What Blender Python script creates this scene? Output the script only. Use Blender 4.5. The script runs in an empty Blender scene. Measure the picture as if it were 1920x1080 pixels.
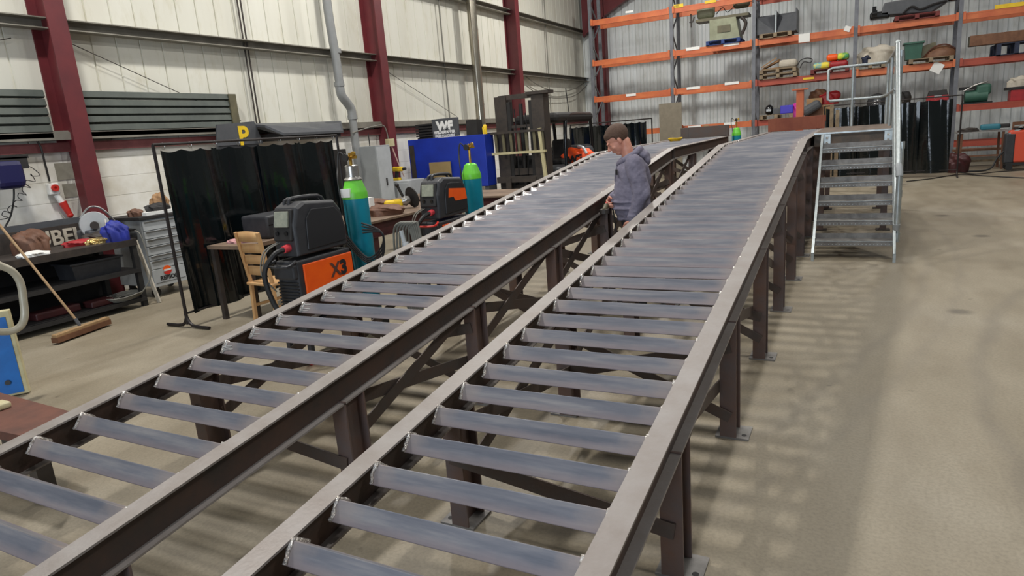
import bpy, bmesh, math, random
from mathutils import Vector, Matrix, Euler
random.seed(7)
sc = bpy.context.scene
COL = sc.collection
pi = math.pi
V = Vector

# ------------------------------------------------------------------ camera
FPX, HC = 1231.0266, 1.75
CM = Matrix(((0.8879733, 0.4533986, -0.0770272), (0.0360063, -0.2355142, -0.9712037), (-0.4584834, 0.8596295, -0.2254555)))      # rows: right, down, forward
CP = V((0, 0, HC))
cd = bpy.data.cameras.new('camera'); cam = bpy.data.objects.new('camera', cd); COL.objects.link(cam)
cd.sensor_width = 36; cd.lens = 36 * FPX / 1920; cd.clip_start = .02; cd.clip_end = 200
rot = Matrix((CM[0], -CM[1], -CM[2])).transposed()
cam.matrix_world = Matrix.Translation(CP) @ rot.to_4x4()
sc.camera = cam
def P(px, py, x=None, y=None, z=None):
    """point of the place seen at a pixel, on a real plane of the hall"""
    d = CM.transposed() @ V(((px - 960) / FPX, (py - 540) / FPX, 1))
    i, v = (0, x) if x is not None else (1, y) if y is not None else (2, z)
    return CP + d * ((v - CP[i]) / d[i])

# ------------------------------------------------------------------ materials
def lin(c):
    return tuple(((v / 255) / 12.92 if v / 255 <= .04045 else ((v / 255 + .055) / 1.055) ** 2.4) for v in c) + (1,)
MATS = {}
def mat(name, c, rough=.5, metal=0, c2=None, scale=6, amt=.5, bump=0, bscale=None, rvar=.1, stretch=(1, 1, 1), emit=0, spec=.5, trans=0, coat=0):
    if name in MATS: return MATS[name]
    m = bpy.data.materials.new(name); m.use_nodes = True
    nt = m.node_tree; N = nt.nodes; L = nt.links; b = N['Principled BSDF']
    b.inputs['Base Color'].default_value = lin(c); b.inputs['Roughness'].default_value = rough
    b.inputs['Metallic'].default_value = metal
    b.inputs['Specular IOR Level'].default_value = spec
    if coat: b.inputs['Coat Weight'].default_value = coat
    if trans: b.inputs['Transmission Weight'].default_value = trans
    tc = N.new('ShaderNodeTexCoord'); mp = N.new('ShaderNodeMapping'); mp.inputs['Scale'].default_value = stretch
    L.new(tc.outputs['Object'], mp.inputs[0])
    if c2 is not None:
        n = N.new('ShaderNodeTexNoise'); n.inputs['Scale'].default_value = scale; n.inputs['Detail'].default_value = 6; n.inputs['Roughness'].default_value = .65
        L.new(mp.outputs[0], n.inputs['Vector'])
        r = N.new('ShaderNodeValToRGB'); r.color_ramp.elements[0].position = .5 - .35 * (1.1 - amt) ; r.color_ramp.elements[1].position = min(1, .5 + .35 * (1.1 - amt))
        r.color_ramp.elements[0].color = lin(c); r.color_ramp.elements[1].color = lin(c2)
        L.new(n.outputs[0], r.inputs[0]); L.new(r.outputs[0], b.inputs['Base Color'])
        mr = N.new('ShaderNodeMapRange'); mr.inputs[3].default_value = max(.02, rough - rvar); mr.inputs[4].default_value = min(1, rough + rvar)
        L.new(n.outputs[0], mr.inputs[0]); L.new(mr.outputs[0], b.inputs['Roughness'])
    if bump:
        n2 = N.new('ShaderNodeTexNoise'); n2.inputs['Scale'].default_value = bscale or scale * 3; n2.inputs['Detail'].default_value = 4
        L.new(mp.outputs[0], n2.inputs['Vector'])
        bp = N.new('ShaderNodeBump'); bp.inputs['Strength'].default_value = bump; bp.inputs['Distance'].default_value = .02
        L.new(n2.outputs[0], bp.inputs['Height']); L.new(bp.outputs[0], b.inputs['Normal'])
    if emit:
        b.inputs['Emission Color'].default_value = lin(c); b.inputs['Emission Strength'].default_value = emit
    MATS[name] = m
    return m

M = dict(
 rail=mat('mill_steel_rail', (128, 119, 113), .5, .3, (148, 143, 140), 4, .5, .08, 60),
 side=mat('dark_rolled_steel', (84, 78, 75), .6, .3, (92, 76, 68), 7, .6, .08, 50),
 web=mat('shaded_web_steel', (66, 60, 57), .55, .25, (88, 68, 58), 5, .6, .08, 50),  # rail steel made darker and browner: shade under the flanges put into the colour
 leg=mat('leg_steel', (98, 91, 92), .5, .25, (112, 84, 70), 4, .5, .06, 40),
 rung=mat('blue_mill_scale', (122, 126, 142), .5, .25, (146, 142, 144), 5, .5, .06, 60, .1, (.7, 4, 4)),
 weld=mat('bright_weld', (236, 232, 228), .3, .7, (170, 160, 150), 60, .6, .8, 120),
 galv=mat('galvanised_steel', (176, 182, 182), .38, .6, (150, 158, 160), 14, .6),
 stairst=mat('stair_tread_steel', (140, 138, 134), .5, .3, (104, 100, 98), 7, .6),
 plat=mat('brown_platform_plate', (112, 92, 76), .6, .2, (84, 78, 72), 4, .7),
 maroon=mat('maroon_column_paint', (106, 40, 44), .5, 0, (88, 32, 38), 3, .5),
 darkmaroon=mat('oxide_strip_paint', (120, 66, 66), .7, 0, (98, 50, 52), 6, .5),
 girt=mat('galvanised_girt', (150, 146, 136), .55, .3, (120, 116, 106), 3, .5),
 orange=mat('orange_rack_paint', (206, 116, 68), .5, 0, (182, 90, 56), 2.5, .6),
 redor=mat('red_orange_rack_paint', (168, 76, 56), .5, 0, (150, 64, 48), 2.5, .6),
 upright=mat('rack_upright_steel', (120, 122, 128), .5, .3, (96, 98, 104), 5, .5),
 blackp=mat('black_plastic', (40, 41, 45), .5, 0, (52, 53, 56), 12, .6),
 blackg=mat('glossy_black', (20, 21, 23), .2, 0),
 pvc=mat('dark_green_pvc', (9, 15, 17), .13, 0, (12, 19, 20), 2, .5, .25, 4, .04),
 black=mat('matt_black', (26, 25, 26), .65, 0, (38, 36, 35), 8, .6),
 dkmetal=mat('dark_painted_steel', (52, 48, 46), .55, .2, (70, 62, 56), 8, .6),
 wood=mat('pale_chair_wood', (198, 160, 112), .45, 0, (180, 138, 92), 7, .6, 0, None, .08, (1, 1, .25)),
 brwood=mat('brown_wood', (122, 84, 58), .6, 0, (98, 64, 44), 7, .6),
 handle=mat('broom_wood', (176, 146, 108), .5, 0, (150, 120, 84), 9, .5),
 pallet=mat('grey_pallet_wood', (150, 132, 106), .8, 0, (112, 98, 80), 8, .7),
 palletblue=mat('blue_pallet_paint', (36, 66, 128), .7, 0, (28, 48, 98), 8, .6),
 palletred=mat('red_pallet_paint', (120, 46, 42), .7, 0, (92, 38, 36), 8, .6),
 palletnavy=mat('navy_pallet_paint', (40, 48, 72), .7, 0, (30, 36, 54), 8, .6),
 orangep=mat('orange_plastic', (244, 98, 24), .4, 0, (232, 84, 18), 6, .5),
 redp=mat('red_plastic', (200, 52, 44), .4, 0),
 pinkred=mat('pink_red_plastic', (214, 70, 78), .4, 0),
 teal=mat('teal_cylinder_paint', (14, 134, 156), .38, 0, (10, 122, 146), 7, .6),
 green=mat('lime_shoulder_paint', (112, 206, 62), .38, 0, (96, 190, 54), 7, .6),
 brass=mat('brass', (196, 156, 70), .3, .8),
 grey=mat('grey_cabinet_paint', (148, 152, 154), .45, 0, (134, 138, 140), 3, .6),
 lgrey=mat('light_grey_paint', (178, 182, 184), .45, 0, (162, 166, 168), 4, .5),
 dgrey=mat('dark_grey_paint', (82, 84, 88), .5, 0, (68, 70, 74), 4, .5),
 blue=mat('blue_panel_paint', (24, 54, 168), .45, 0, (18, 44, 146), 3, .6),
 blue2=mat('bright_blue_paint', (18, 104, 182), .45, 0, (14, 88, 160), 4, .6),
 cream=mat('cream_edge_paint', (196, 188, 150), .6, 0, (170, 160, 122), 6, .6),
 ctube=mat('cream_tube_paint', (176, 172, 156), .4, .1, (156, 150, 132), 9, .5),
 white=mat('white_card', (226, 226, 222), .7, 0),
 whitetx=mat('white_lettering', (228, 228, 226), .6, 0),
 blacktx=mat('black_lettering', (30, 30, 32), .6, 0),
 yellow=mat('yellow_paint', (232, 196, 40), .5, 0, (214, 176, 30), 9, .5),
 rust=mat('rusty_brown_plate', (104, 62, 48), .7, .1, (78, 50, 42), 3.5, .7, .05, 30),
 redorange=mat('red_orange_case', (206, 76, 50), .45),
 rustbox=mat('orange_rust_primer', (136, 76, 54), .7, .1, (120, 62, 46), 3, .7),
 cardboard=mat('cardboard', (166, 130, 92), .8, 0, (148, 114, 80), 5, .5),
 beige=mat('beige_board', (156, 134, 92), .8, 0, (138, 118, 78), 3, .5),
 pipeg=mat('grey_plastic_pipe', (140, 142, 142), .4, 0, (128, 130, 130), 4, .5),
 steelp=mat('bright_flue_steel', (176, 170, 156), .22, .85, (158, 150, 134), 3, .5),
 shutter=mat('grey_green_slats', (88, 94, 88), .42, .2, (72, 78, 74), 2.5, .6),
 rubber=mat('black_rubber', (24, 24, 25), .55, 0),
 cable=mat('grey_cable_sheath', (120, 118, 110), .55, 0),
 leather=mat('brown_leather', (112, 76, 56), .65, 0, (86, 58, 44), 12, .6),
 machine=mat('pale_green_machine_paint', (150, 154, 128), .5, 0, (128, 130, 106), 4, .6),
 olive=mat('olive_machine_paint', (104, 98, 74), .55, 0, (84, 80, 62), 5, .6),
 greenb=mat('dark_green_plastic', (58, 100, 84), .5, 0, (48, 86, 72), 5, .5),
 hoodie=mat('grey_hoodie_fabric', (122, 118, 134), .9, 0, (106, 102, 118), 9, .5, .3, 30),
 trouser=mat('black_trouser_fabric', (36, 36, 40), .85, 0, (48, 47, 50), 12, .5),
 skin=mat('skin', (206, 150, 128), .5, 0, (192, 128, 108), 16, .6),
 hair=mat('brown_hair', (88, 64, 50), .75, 0, (70, 50, 38), 90, .6, .25, 200),
 hivis=mat('hi_vis_orange', (255, 92, 28), .6, 0, (240, 78, 20), 6, .5, .3, 20),
 silverc=mat('silver_reflective_tape', (200, 204, 206), .4, .3),
 mesh=mat('grey_brown_board', (130, 122, 106), .7, 0, (116, 108, 94), 6, .5),
 cloth=mat('pale_cloth', (196, 188, 174), .85, 0, (176, 168, 152), 6, .5, .4, 14),
 screenf=mat('dark_frame_steel', (44, 40, 40), .45, .4),
 tabletop=mat('scarred_brown_top', (132, 112, 94), .6, .2, (104, 86, 72), 3, .7),
 darkred=mat('dark_red_paint', (78, 34, 34), .5, .1, (58, 28, 30), 4, .6),
 bottlew=mat('pale_bottle', (200, 196, 180), .4, 0),
 lens=mat('pale_display', (156, 158, 142), .25, 0, (130, 134, 122), 20, .6),
 multi=mat('multicolour_sacks', (70, 170, 190), .5, 0, (230, 210, 60), 3, .9),
 multi2=mat('green_yellow_sacks', (214, 220, 60), .5, 0, (70, 150, 90), 4, .9),
 ground=mat('ground_bright_steel', (220, 219, 216), .3, .5, (150, 150, 150), 40, .8, 0, None, .1, (.3, 3, 3)),
 silver=mat('silver_steel', (190, 188, 184), .3, .8, (150, 148, 144), 20, .6),
 redm=mat('red_metal_paint', (176, 40, 44), .45, 0, (140, 30, 36), 6, .5),
 purple=mat('blue_purple_plastic', (66, 58, 180), .45, 0),
 pink=mat('pink_plastic', (196, 50, 150), .5, 0),
)

def nodes_mat(name):
    m = bpy.data.materials.new(name); m.use_nodes = True
    return m, m.node_tree.nodes, m.node_tree.links, m.node_tree.nodes['Principled BSDF']
def ramp(N, stops):
    r = N.new('ShaderNodeValToRGB'); e = r.color_ramp.elements
    while len(e) < len(stops): e.new(.5)
    for i, (p, c) in enumerate(stops): e[i].position = p; e[i].color = lin(c)
    return r
def noise(N, L, vec, sc_, det=6, rg=.6, stretch=None):
    if stretch:
        mp = N.new('ShaderNodeMapping'); mp.inputs['Scale'].default_value = stretch; L.new(vec, mp.inputs[0]); vec = mp.outputs[0]
    n = N.new('ShaderNodeTexNoise'); n.inputs['Scale'].default_value = sc_; n.inputs['Detail'].default_value = det; n.inputs['Roughness'].default_value = rg
    L.new(vec, n.inputs['Vector']); return n
def mixc(N, L, fac, a, b, mode='MIX'):
    m = N.new('ShaderNodeMix'); m.data_type = 'RGBA'; m.blend_type = mode
    (L.new(fac, m.inputs[0]) if not isinstance(fac, (int, float)) else setattr(m.inputs[0], 'default_value', fac))
    L.new(a, m.inputs[6])
    if isinstance(b, tuple): m.inputs[7].default_value = lin(b)
    else: L.new(b, m.inputs[7])
    return m.outputs[2]

def floor_mat():
    m, N, L, b = nodes_mat('worn_concrete_floor')
    tc = N.new('ShaderNodeTexCoord'); o = tc.outputs['Object']
    n1 = noise(N, L, o, .45, 5, .55); r1 = ramp(N, [(.25, (136, 126, 106)), (.5, (146, 136, 117)), (.75, (154, 146, 130))]); L.new(n1.outputs[0], r1.inputs[0])
    n2 = noise(N, L, o, 2.2, 8, .65, (1.3, .45, 1)); r2 = ramp(N, [(.3, (176, 166, 148)), (.62, (255, 255, 255))]); L.new(n2.outputs[0], r2.inputs[0])
    c = mixc(N, L, .45, r1.outputs[0], r2.outputs[0], 'MULTIPLY')
    n3 = noise(N, L, o, 7, 3, .5); r3 = ramp(N, [(.7, (255, 255, 255)), (.78, (110, 104, 98))]); L.new(n3.outputs[0], r3.inputs[0])
    c = mixc(N, L, .45, c, r3.outputs[0], 'MULTIPLY')
    n4 = noise(N, L, o, 60, 3, .6); r4 = ramp(N, [(.3, (200, 200, 200)), (.6, (255, 255, 255))]); L.new(n4.outputs[0], r4.inputs[0])
    c = mixc(N, L, .5, c, r4.outputs[0], 'MULTIPLY')
    def arc(cx, cy, r, w_, k, x0, x1, y0, y1, c):
        sx = N.new('ShaderNodeSeparateXYZ'); wn = noise(N, L, o, 1.5, 3, .5); L.new(o, sx.inputs[0])
        vm = N.new('ShaderNodeVectorMath'); vm.operation = 'DISTANCE'; vm.inputs[1].default_value = (cx, cy, 0); L.new(o, vm.inputs[0])
        a1 = N.new('ShaderNodeMath'); a1.operation = 'MULTIPLY_ADD'; a1.inputs[1].default_value = .25; L.new(wn.outputs[0], a1.inputs[0]); L.new(vm.outputs['Value'], a1.inputs[2])
        s1 = N.new('ShaderNodeMath'); s1.operation = 'SUBTRACT'; s1.inputs[1].default_value = r; L.new(a1.outputs[0], s1.inputs[0]); s2 = N.new('ShaderNodeMath'); s2.operation = 'ABSOLUTE'; L.new(s1.outputs[0], s2.inputs[0])
        q = N.new('ShaderNodeMapRange'); q.interpolation_type = 'SMOOTHSTEP'; q.inputs[1].default_value = 0; q.inputs[2].default_value = w_; q.inputs[3].default_value = k; q.inputs[4].default_value = 0; L.new(s2.outputs[0], q.inputs[0])
        g = noise(N, L, o, 2.5, 4, .7); gg = N.new('ShaderNodeMath'); gg.operation = 'MULTIPLY'; L.new(g.outputs[0], gg.inputs[0]); L.new(q.outputs[0], gg.inputs[1])
        return mixc(N, L, gg.outputs[0], c, (96, 90, 82))
    for a in ((9.0, 4.0, 8.4, .10, .55), (9.0, 4.0, 7.2, .10, .5), (3.2, 5.6, 1.7, .08, .5), (3.4, 5.4, 1.35, .06, .4), (-14, 9.5, 14.9, .09, .4), (-14, 9.5, 15.2, .07, .35), (6.5, -1.0, 6.2, .12, .4)): c = arc(*a, 0, 0, 0, 0, c)
    vr = N.new('ShaderNodeTexVoronoi'); vr.inputs['Scale'].default_value = .9; vr.inputs['Randomness'].default_value = 1; L.new(o, vr.inputs['Vector'])
    rv = ramp(N, [(.05, (120, 118, 120)), (.11, (255, 255, 255))]); L.new(vr.outputs['Distance'], rv.inputs[0]); c = mixc(N, L, .6, c, rv.outputs[0], 'MULTIPLY')
    L.new(c, b.inputs['Base Color'])
    mr = N.new('ShaderNodeMapRange'); mr.inputs[3].default_value = .38; mr.inputs[4].default_value = .7
    L.new(n2.outputs[0], mr.inputs[0]); L.new(mr.outputs[0], b.inputs['Roughness'])
    return m
def clad_mat(name, a, b_, rust, stre=(1, 1, .12), vert=1.6):
    m, N, L, b = nodes_mat(name)
    tc = N.new('ShaderNodeTexCoord'); o = tc.outputs['Object']
    n1 = noise(N, L, o, vert, 6, .6, stre); r1 = ramp(N, [(.3, a), (.7, b_)]); L.new(n1.outputs[0], r1.inputs[0])
    n2 = noise(N, L, o, 5, 6, .7, (1, 1, .3)); r2 = ramp(N, [(.52, (255, 255, 255)), (.8, rust)]); L.new(n2.outputs[0], r2.inputs[0])
    c = mixc(N, L, .6, r1.outputs[0], r2.outputs[0], 'MULTIPLY')
    L.new(c, b.inputs['Base Color']); b.inputs['Roughness'].default_value = .5
    return m
def block_mat():
    m, N, L, b = nodes_mat('white_painted_blockwork')
    tc = N.new('ShaderNodeTexCoord')
    mp = N.new('ShaderNodeMapping'); mp.inputs['Rotation'].default_value = (pi / 2, 0, pi / 2); L.new(tc.outputs['Object'], mp.inputs[0])
    sp = N.new('ShaderNodeSeparateXYZ'); L.new(tc.outputs['Object'], sp.inputs[0])
    cb = N.new('ShaderNodeCombineXYZ'); L.new(sp.outputs[1], cb.inputs[0]); L.new(sp.outputs[2], cb.inputs[1])
    br = N.new('ShaderNodeTexBrick'); br.inputs['Color1'].default_value = lin((234, 233, 228)); br.inputs['Color2'].default_value = lin((230, 229, 222))
    br.inputs['Mortar'].default_value = lin((206, 204, 196)); br.inputs['Scale'].default_value = 1; br.inputs['Mortar Size'].default_value = .006
    br.inputs['Brick Width'].default_value = 3.6; br.inputs['Row Height'].default_value = .27; br.inputs['Mortar Smooth'].default_value = .4
    L.new(cb.outputs[0], br.inputs['Vector'])
    n = noise(N, L, tc.outputs['Object'], 1.6, 6, .6); r = ramp(N, [(.4, (255, 255, 255)), (.75, (206, 198, 178))]); L.new(n.outputs[0], r.inputs[0])
    c = mixc(N, L, .8, br.outputs[0], r.outputs[0], 'MULTIPLY'); L.new(c, b.inputs['Base Color']); b.inputs['Roughness'].default_value = .75
    bp = N.new('ShaderNodeBump'); bp.inputs['Strength'].default_value = .5; bp.inputs['Distance'].default_value = .01; bp.invert = True
    L.new(br.outputs[1], bp.inputs['Height']); L.new(bp.outputs[0], b.inputs['Normal'])
    return m
M['floor'] = floor_mat()
M['clad'] = clad_mat('cream_wall_cladding', (218, 217, 206), (209, 207, 194), (224, 218, 198))
M['corr'] = clad_mat('weathered_corrugated_sheet', (224, 230, 232), (206, 210, 208), (206, 202, 186), (1.2, 1, .1), 1.2)
M['block'] = block_mat()
def rung_mat():
    m, N, L, b = nodes_mat('blue_mill_scale_bar')
    tc = N.new('ShaderNodeTexCoord'); o = tc.outputs['Object']; oi = N.new('ShaderNodeObjectInfo')
    off = N.new('ShaderNodeVectorMath'); off.operation = 'MULTIPLY_ADD'; cb = N.new('ShaderNodeCombineXYZ'); L.new(oi.outputs['Random'], cb.inputs[0]); L.new(oi.outputs['Random'], cb.inputs[1])
    L.new(cb.outputs[0], off.inputs[0]); off.inputs[1].default_value = (17, 31, 0); L.new(o, off.inputs[2]); v = off.outputs[0]
    n1 = noise(N, L, v, 3, 6, .6, (.8, 9, 9)); r1 = ramp(N, [(.3, (92, 95, 104)), (.5, (110, 111, 118)), (.7, (134, 132, 133))]); L.new(n1.outputs[0], r1.inputs[0])
    sp = N.new('ShaderNodeSeparateXYZ'); L.new(o, sp.inputs[0]); ab = N.new('ShaderNodeMath'); ab.operation = 'ABSOLUTE'; L.new(sp.outputs[0], ab.inputs[0])
    n2 = noise(N, L, v, 14, 4, .6); ad = N.new('ShaderNodeMath'); ad.operation = 'MULTIPLY_ADD'; L.new(n2.outputs[0], ad.inputs[0]); ad.inputs[1].default_value = .16; L.new(ab.outputs[0], ad.inputs[2])
    mr = N.new('ShaderNodeMapRange'); mr.inputs[1].default_value = .42; mr.inputs[2].default_value = .55; mr.inputs[4].default_value = .8; L.new(ad.outputs[0], mr.inputs[0])
    c = mixc(N, L, mr.outputs[0], r1.outputs[0], (146, 134, 128))
    zr = N.new('ShaderNodeMath'); zr.operation = 'MULTIPLY_ADD'; L.new(n2.outputs[0], zr.inputs[0]); zr.inputs[1].default_value = .02; L.new(sp.outputs[2], zr.inputs[2])
    mz = N.new('ShaderNodeMapRange'); mz.inputs[1].default_value = -.018; mz.inputs[2].default_value = -.045; mz.inputs[3].default_value = 0; mz.inputs[4].default_value = .75; L.new(zr.outputs[0], mz.inputs[0]); c = mixc(N, L, mz.outputs[0], c, (142, 130, 132))
    L.new(c, b.inputs['Base Color'])
    b.inputs['Metallic'].default_value = .35; n3 = noise(N, L, v, 8, 4, .6, (.6, 9, 9)); m3 = N.new('ShaderNodeMapRange'); m3.inputs[3].default_value = .42; m3.inputs[4].default_value = .66; b.inputs['Specular IOR Level'].default_value = .25; L.new(n3.outputs[0], m3.inputs[0]); L.new(m3.outputs[0], b.inputs['Roughness'])
    return m
M['rung'] = rung_mat()

# ------------------------------------------------------------------ builder
def frame_of(p0, p1, up=(0, 0, 1)):
    d = (V(p1) - V(p0)).normalized(); up = V(up)
    if abs(d.dot(up)) > .98: up = V((0, 1, 0)) if abs(d.y) < .9 else V((1, 0, 0))
    s = d.cross(up).normalized(); u = s.cross(d).normalized()
    return d, s, u
class MB:
    def __init__(s): s.bm = bmesh.new(); s.sm = False
    def verts(s, pts, faces):
        vs = [s.bm.verts.new(p) for p in pts]
        for f in faces:
            try: s.bm.faces.new([vs[i] for i in f])
            except ValueError: pass
        return s
    def box(s, c, d, rz=0, R=None, taper=1):
        c = V(c); R = R or Matrix.Rotation(rz, 3, 'Z'); P_ = []
        for z in (-1, 1):
            t = taper if z > 0 else 1
            for x, y in ((-1, -1), (1, -1), (1, 1), (-1, 1)): P_.append(c + R @ V((x * d[0] / 2 * t, y * d[1] / 2 * t, z * d[2] / 2)))
        return s.verts(P_, [(0, 3, 2, 1), (4, 5, 6, 7), (0, 1, 5, 4), (1, 2, 6, 5), (2, 3, 7, 6), (3, 0, 4, 7)])
    def b2(s, x0, x1, y0, y1, z0, z1): return s.box(((x0 + x1) / 2, (y0 + y1) / 2, (z0 + z1) / 2), (abs(x1 - x0), abs(y1 - y0), abs(z1 - z0)))
    def rbox(s, c, d, r, rz=0, seg=3, R=None):
        b = bmesh.new(); bmesh.ops.create_cube(b, size=1)
        for v in b.verts: v.co = V((v.co.x * d[0], v.co.y * d[1], v.co.z * d[2]))
        bmesh.ops.bevel(b, geom=list(b.edges), offset=r, segments=seg, affect='EDGES', profile=.5)
        R = R or Matrix.Rotation(rz, 3, 'Z')
        me = bpy.data.meshes.new('t')
        for v in b.verts: v.co = V(c) + R @ v.co
        b.to_mesh(me); b.free(); s.bm.from_mesh(me); bpy.data.meshes.remove(me); return s
    def extr(s, prof, p0, p1, up=(0, 0, 1), caps=True):
        d, sd, u = frame_of(p0, p1, up); n = len(prof)
        pts = [V(p) + sd * a + u * b for p in (p0, p1) for a, b in prof]
        f = [(i, (i + 1) % n, n + (i + 1) % n, n + i) for i in range(n)]
        if caps: f += [tuple(range(n))[::-1], tuple(range(n, 2 * n))]
        return s.verts(pts, f)
    def bar(s, p0, p1, w, h, up=(0, 0, 1)): return s.extr([(-w / 2, -h / 2), (w / 2, -h / 2), (w / 2, h / 2), (-w / 2, h / 2)], p0, p1, up)
    def ibeam(s, p0, p1, w, h, tf=.009, tw=.007, up=(0, 0, 1)):
        a, b, c, e = w / 2, h / 2, tw / 2, h / 2 - tf
        return s.extr([(-a, -b), (a, -b), (a, -e), (c, -e), (c, e), (a, e), (a, b), (-a, b), (-a, e), (-c, e), (-c, -e), (-a, -e)], p0, p1, up)
    def cyl(s, p0, p1, r0, r1=None, seg=12, cap=True):
        r1 = r0 if r1 is None else r1; d, sd, u = frame_of(p0, p1)
        pts = [V(p) + (sd * math.cos(2 * pi * i / seg) + u * math.sin(2 * pi * i / seg)) * r for p, r in ((p0, r0), (p1, r1)) for i in range(seg)]
        f = [(i, (i + 1) % seg, seg + (i + 1) % seg, seg + i) for i in range(seg)]
        if cap: f += [tuple(range(seg))[::-1], tuple(range(seg, 2 * seg))]
        return s.verts(pts, f)
    def tube(s, pts, r, seg=8, smooth=0, closed=False):
        pts = [V(p) for p in pts]
        if smooth: pts = spline(pts, smooth, closed)
        n = len(pts); rings = []; pu = None
        for i, p in enumerate(pts):
            a = pts[(i - 1) % n] if (closed or i) else p; b = pts[(i + 1) % n] if (closed or i < n - 1) else p
            d = (b - a).normalized()
            if pu is None: _, sd, u = frame_of((0, 0, 0), d)
            else:
                u = pu - d * pu.dot(d); u = u.normalized() if u.length > 1e-6 else frame_of((0, 0, 0), d)[2]; sd = d.cross(u)
            pu = u; rr = r[i * (len(r) - 1) // max(1, n - 1)] if isinstance(r, (list, tuple)) else r
            rings.append([s.bm.verts.new(p + (sd * math.cos(2 * pi * k / seg) + u * math.sin(2 * pi * k / seg)) * rr) for k in range(seg)])
        for i in range(n if closed else n - 1):
            a, b = rings[i], rings[(i + 1) % n]
            for k in range(seg): s.bm.faces.new((a[k], a[(k + 1) % seg], b[(k + 1) % seg], b[k]))
        if not closed: s.bm.faces.new(rings[0][::-1]); s.bm.faces.new(rings[-1])
        s.sm = True; return s
    def lathe(s, prof, o=(0, 0, 0), ax=(0, 0, 1), seg=24):
        d, sd, u = frame_of((0, 0, 0), ax); o = V(o); rings = []
        for r, z in prof:
            rings.append([s.bm.verts.new(o + d * z + (sd * math.cos(2 * pi * k / seg) + u * math.sin(2 * pi * k / seg)) * max(r, 1e-4)) for k in range(seg)])
        for a, b in zip(rings, rings[1:]):
            for k in range(seg): s.bm.faces.new((a[k], a[(k + 1) % seg], b[(k + 1) % seg], b[k]))
        s.bm.faces.new(rings[0][::-1]); s.bm.faces.new(rings[-1]); s.sm = True; return s
    def ball(s, c, r, seg=14, R=None):
        r = (r, r, r) if isinstance(r, (int, float)) else r; mt = Matrix.Translation(V(c)) @ (R.to_4x4() if R else Matrix()) @ Matrix.Diagonal((*r, 1))
        bmesh.ops.create_uvsphere(s.bm, u_segments=seg, v_segments=max(6, seg * 2 // 3), radius=1, matrix=mt); s.sm = True; return s
    def prism(s, poly, vec):
        vec = V(vec); n = len(poly); pts = [V(p) for p in poly] + [V(p) + vec for p in poly]
        return s.verts(pts, [tuple(range(n))[::-1], tuple(range(n, 2 * n))] + [(i, (i + 1) % n, n + (i + 1) % n, n + i) for i in range(n)])
    def grid(s, fn, nu, nv, th=0):
        vs = [[s.bm.verts.new(fn(i / nu, j / nv)) for j in range(nv + 1)] for i in range(nu + 1)]
        for i in range(nu):
            for j in range(nv): s.bm.faces.new((vs[i][j], vs[i + 1][j], vs[i + 1][j + 1], vs[i][j + 1]))
        s.sm = True; return s
    def xf(s, mt):
        for v in s.bm.verts: v.co = mt @ v.co
        return s
    def out(s, name, m, parent=None, bev=0, label=None, loc=None, solid=0):
        """link as ONE mesh object; coordinates are local to the thing (parent) or to loc"""
        me = bpy.data.meshes.new(name)
        bmesh.ops.recalc_face_normals(s.bm, faces=s.bm.faces)
        s.bm.to_mesh(me); s.bm.free()
        me.materials.append(M[m] if isinstance(m, str) else m)
        o = bpy.data.objects.new(name, me); COL.objects.link(o)
        if parent is not None: o.parent = parent
        if loc is not None: o.location = loc
        if label: o['label'] = label
        if s.sm:
            for p in me.polygons: p.use_smooth = True
            md = o.modifiers.new('w', 'EDGE_SPLIT'); md.split_angle = math.radians(42)
        if solid: md = o.modifiers.new('s', 'SOLIDIFY'); md.thickness = solid
        if bev:
            md = o.modifiers.new('b', 'BEVEL'); md.width = bev; md.segments = 2; md.limit_method = 'ANGLE'; md.angle_limit = math.radians(40)
        return o
def spline(p, k, closed=False):
    out = []; n = len(p); g = (lambda i: p[i % n]) if closed else (lambda i: p[max(0, min(n - 1, i))])
    for i in range(n if closed else n - 1):
        a, b, c, d = g(i - 1), g(i), g(i + 1), g(i + 2)
        for j in range(k):
            t = j / k; out.append(.5 * (2 * b + (c - a) * t + (2 * a - 5 * b + 4 * c - d) * t * t + (3 * b - a - 3 * c + d) * t ** 3))
    if not closed: out.append(p[-1].copy())
    return out
def tag(o, label, cat, group=None):
    o['label'] = label; o['category'] = cat
    if group: o['group'] = group
    return o
def T(name, label, cat, loc=(0, 0, 0), rz=0, group=None):
    o = bpy.data.objects.new(name, None); o.empty_display_size = .1; COL.objects.link(o); o.location = loc; o.rotation_euler = (0, 0, rz)
    return tag(o, label, cat, group)
def S(o): o['kind'] = 'structure'; return o
def kids(o): return [c for c in bpy.data.objects if c.parent == o]
def dup(root, loc, rz=None, label=None):
    def cp(o, par):
        c = o.copy(); COL.objects.link(c); c.parent = par
        for k in kids(o): cp(k, c)
        return c
    r = cp(root, None); r.location = loc
    if rz is not None: r.rotation_euler = (0, 0, rz)
    if label: r['label'] = label
    return r
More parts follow.
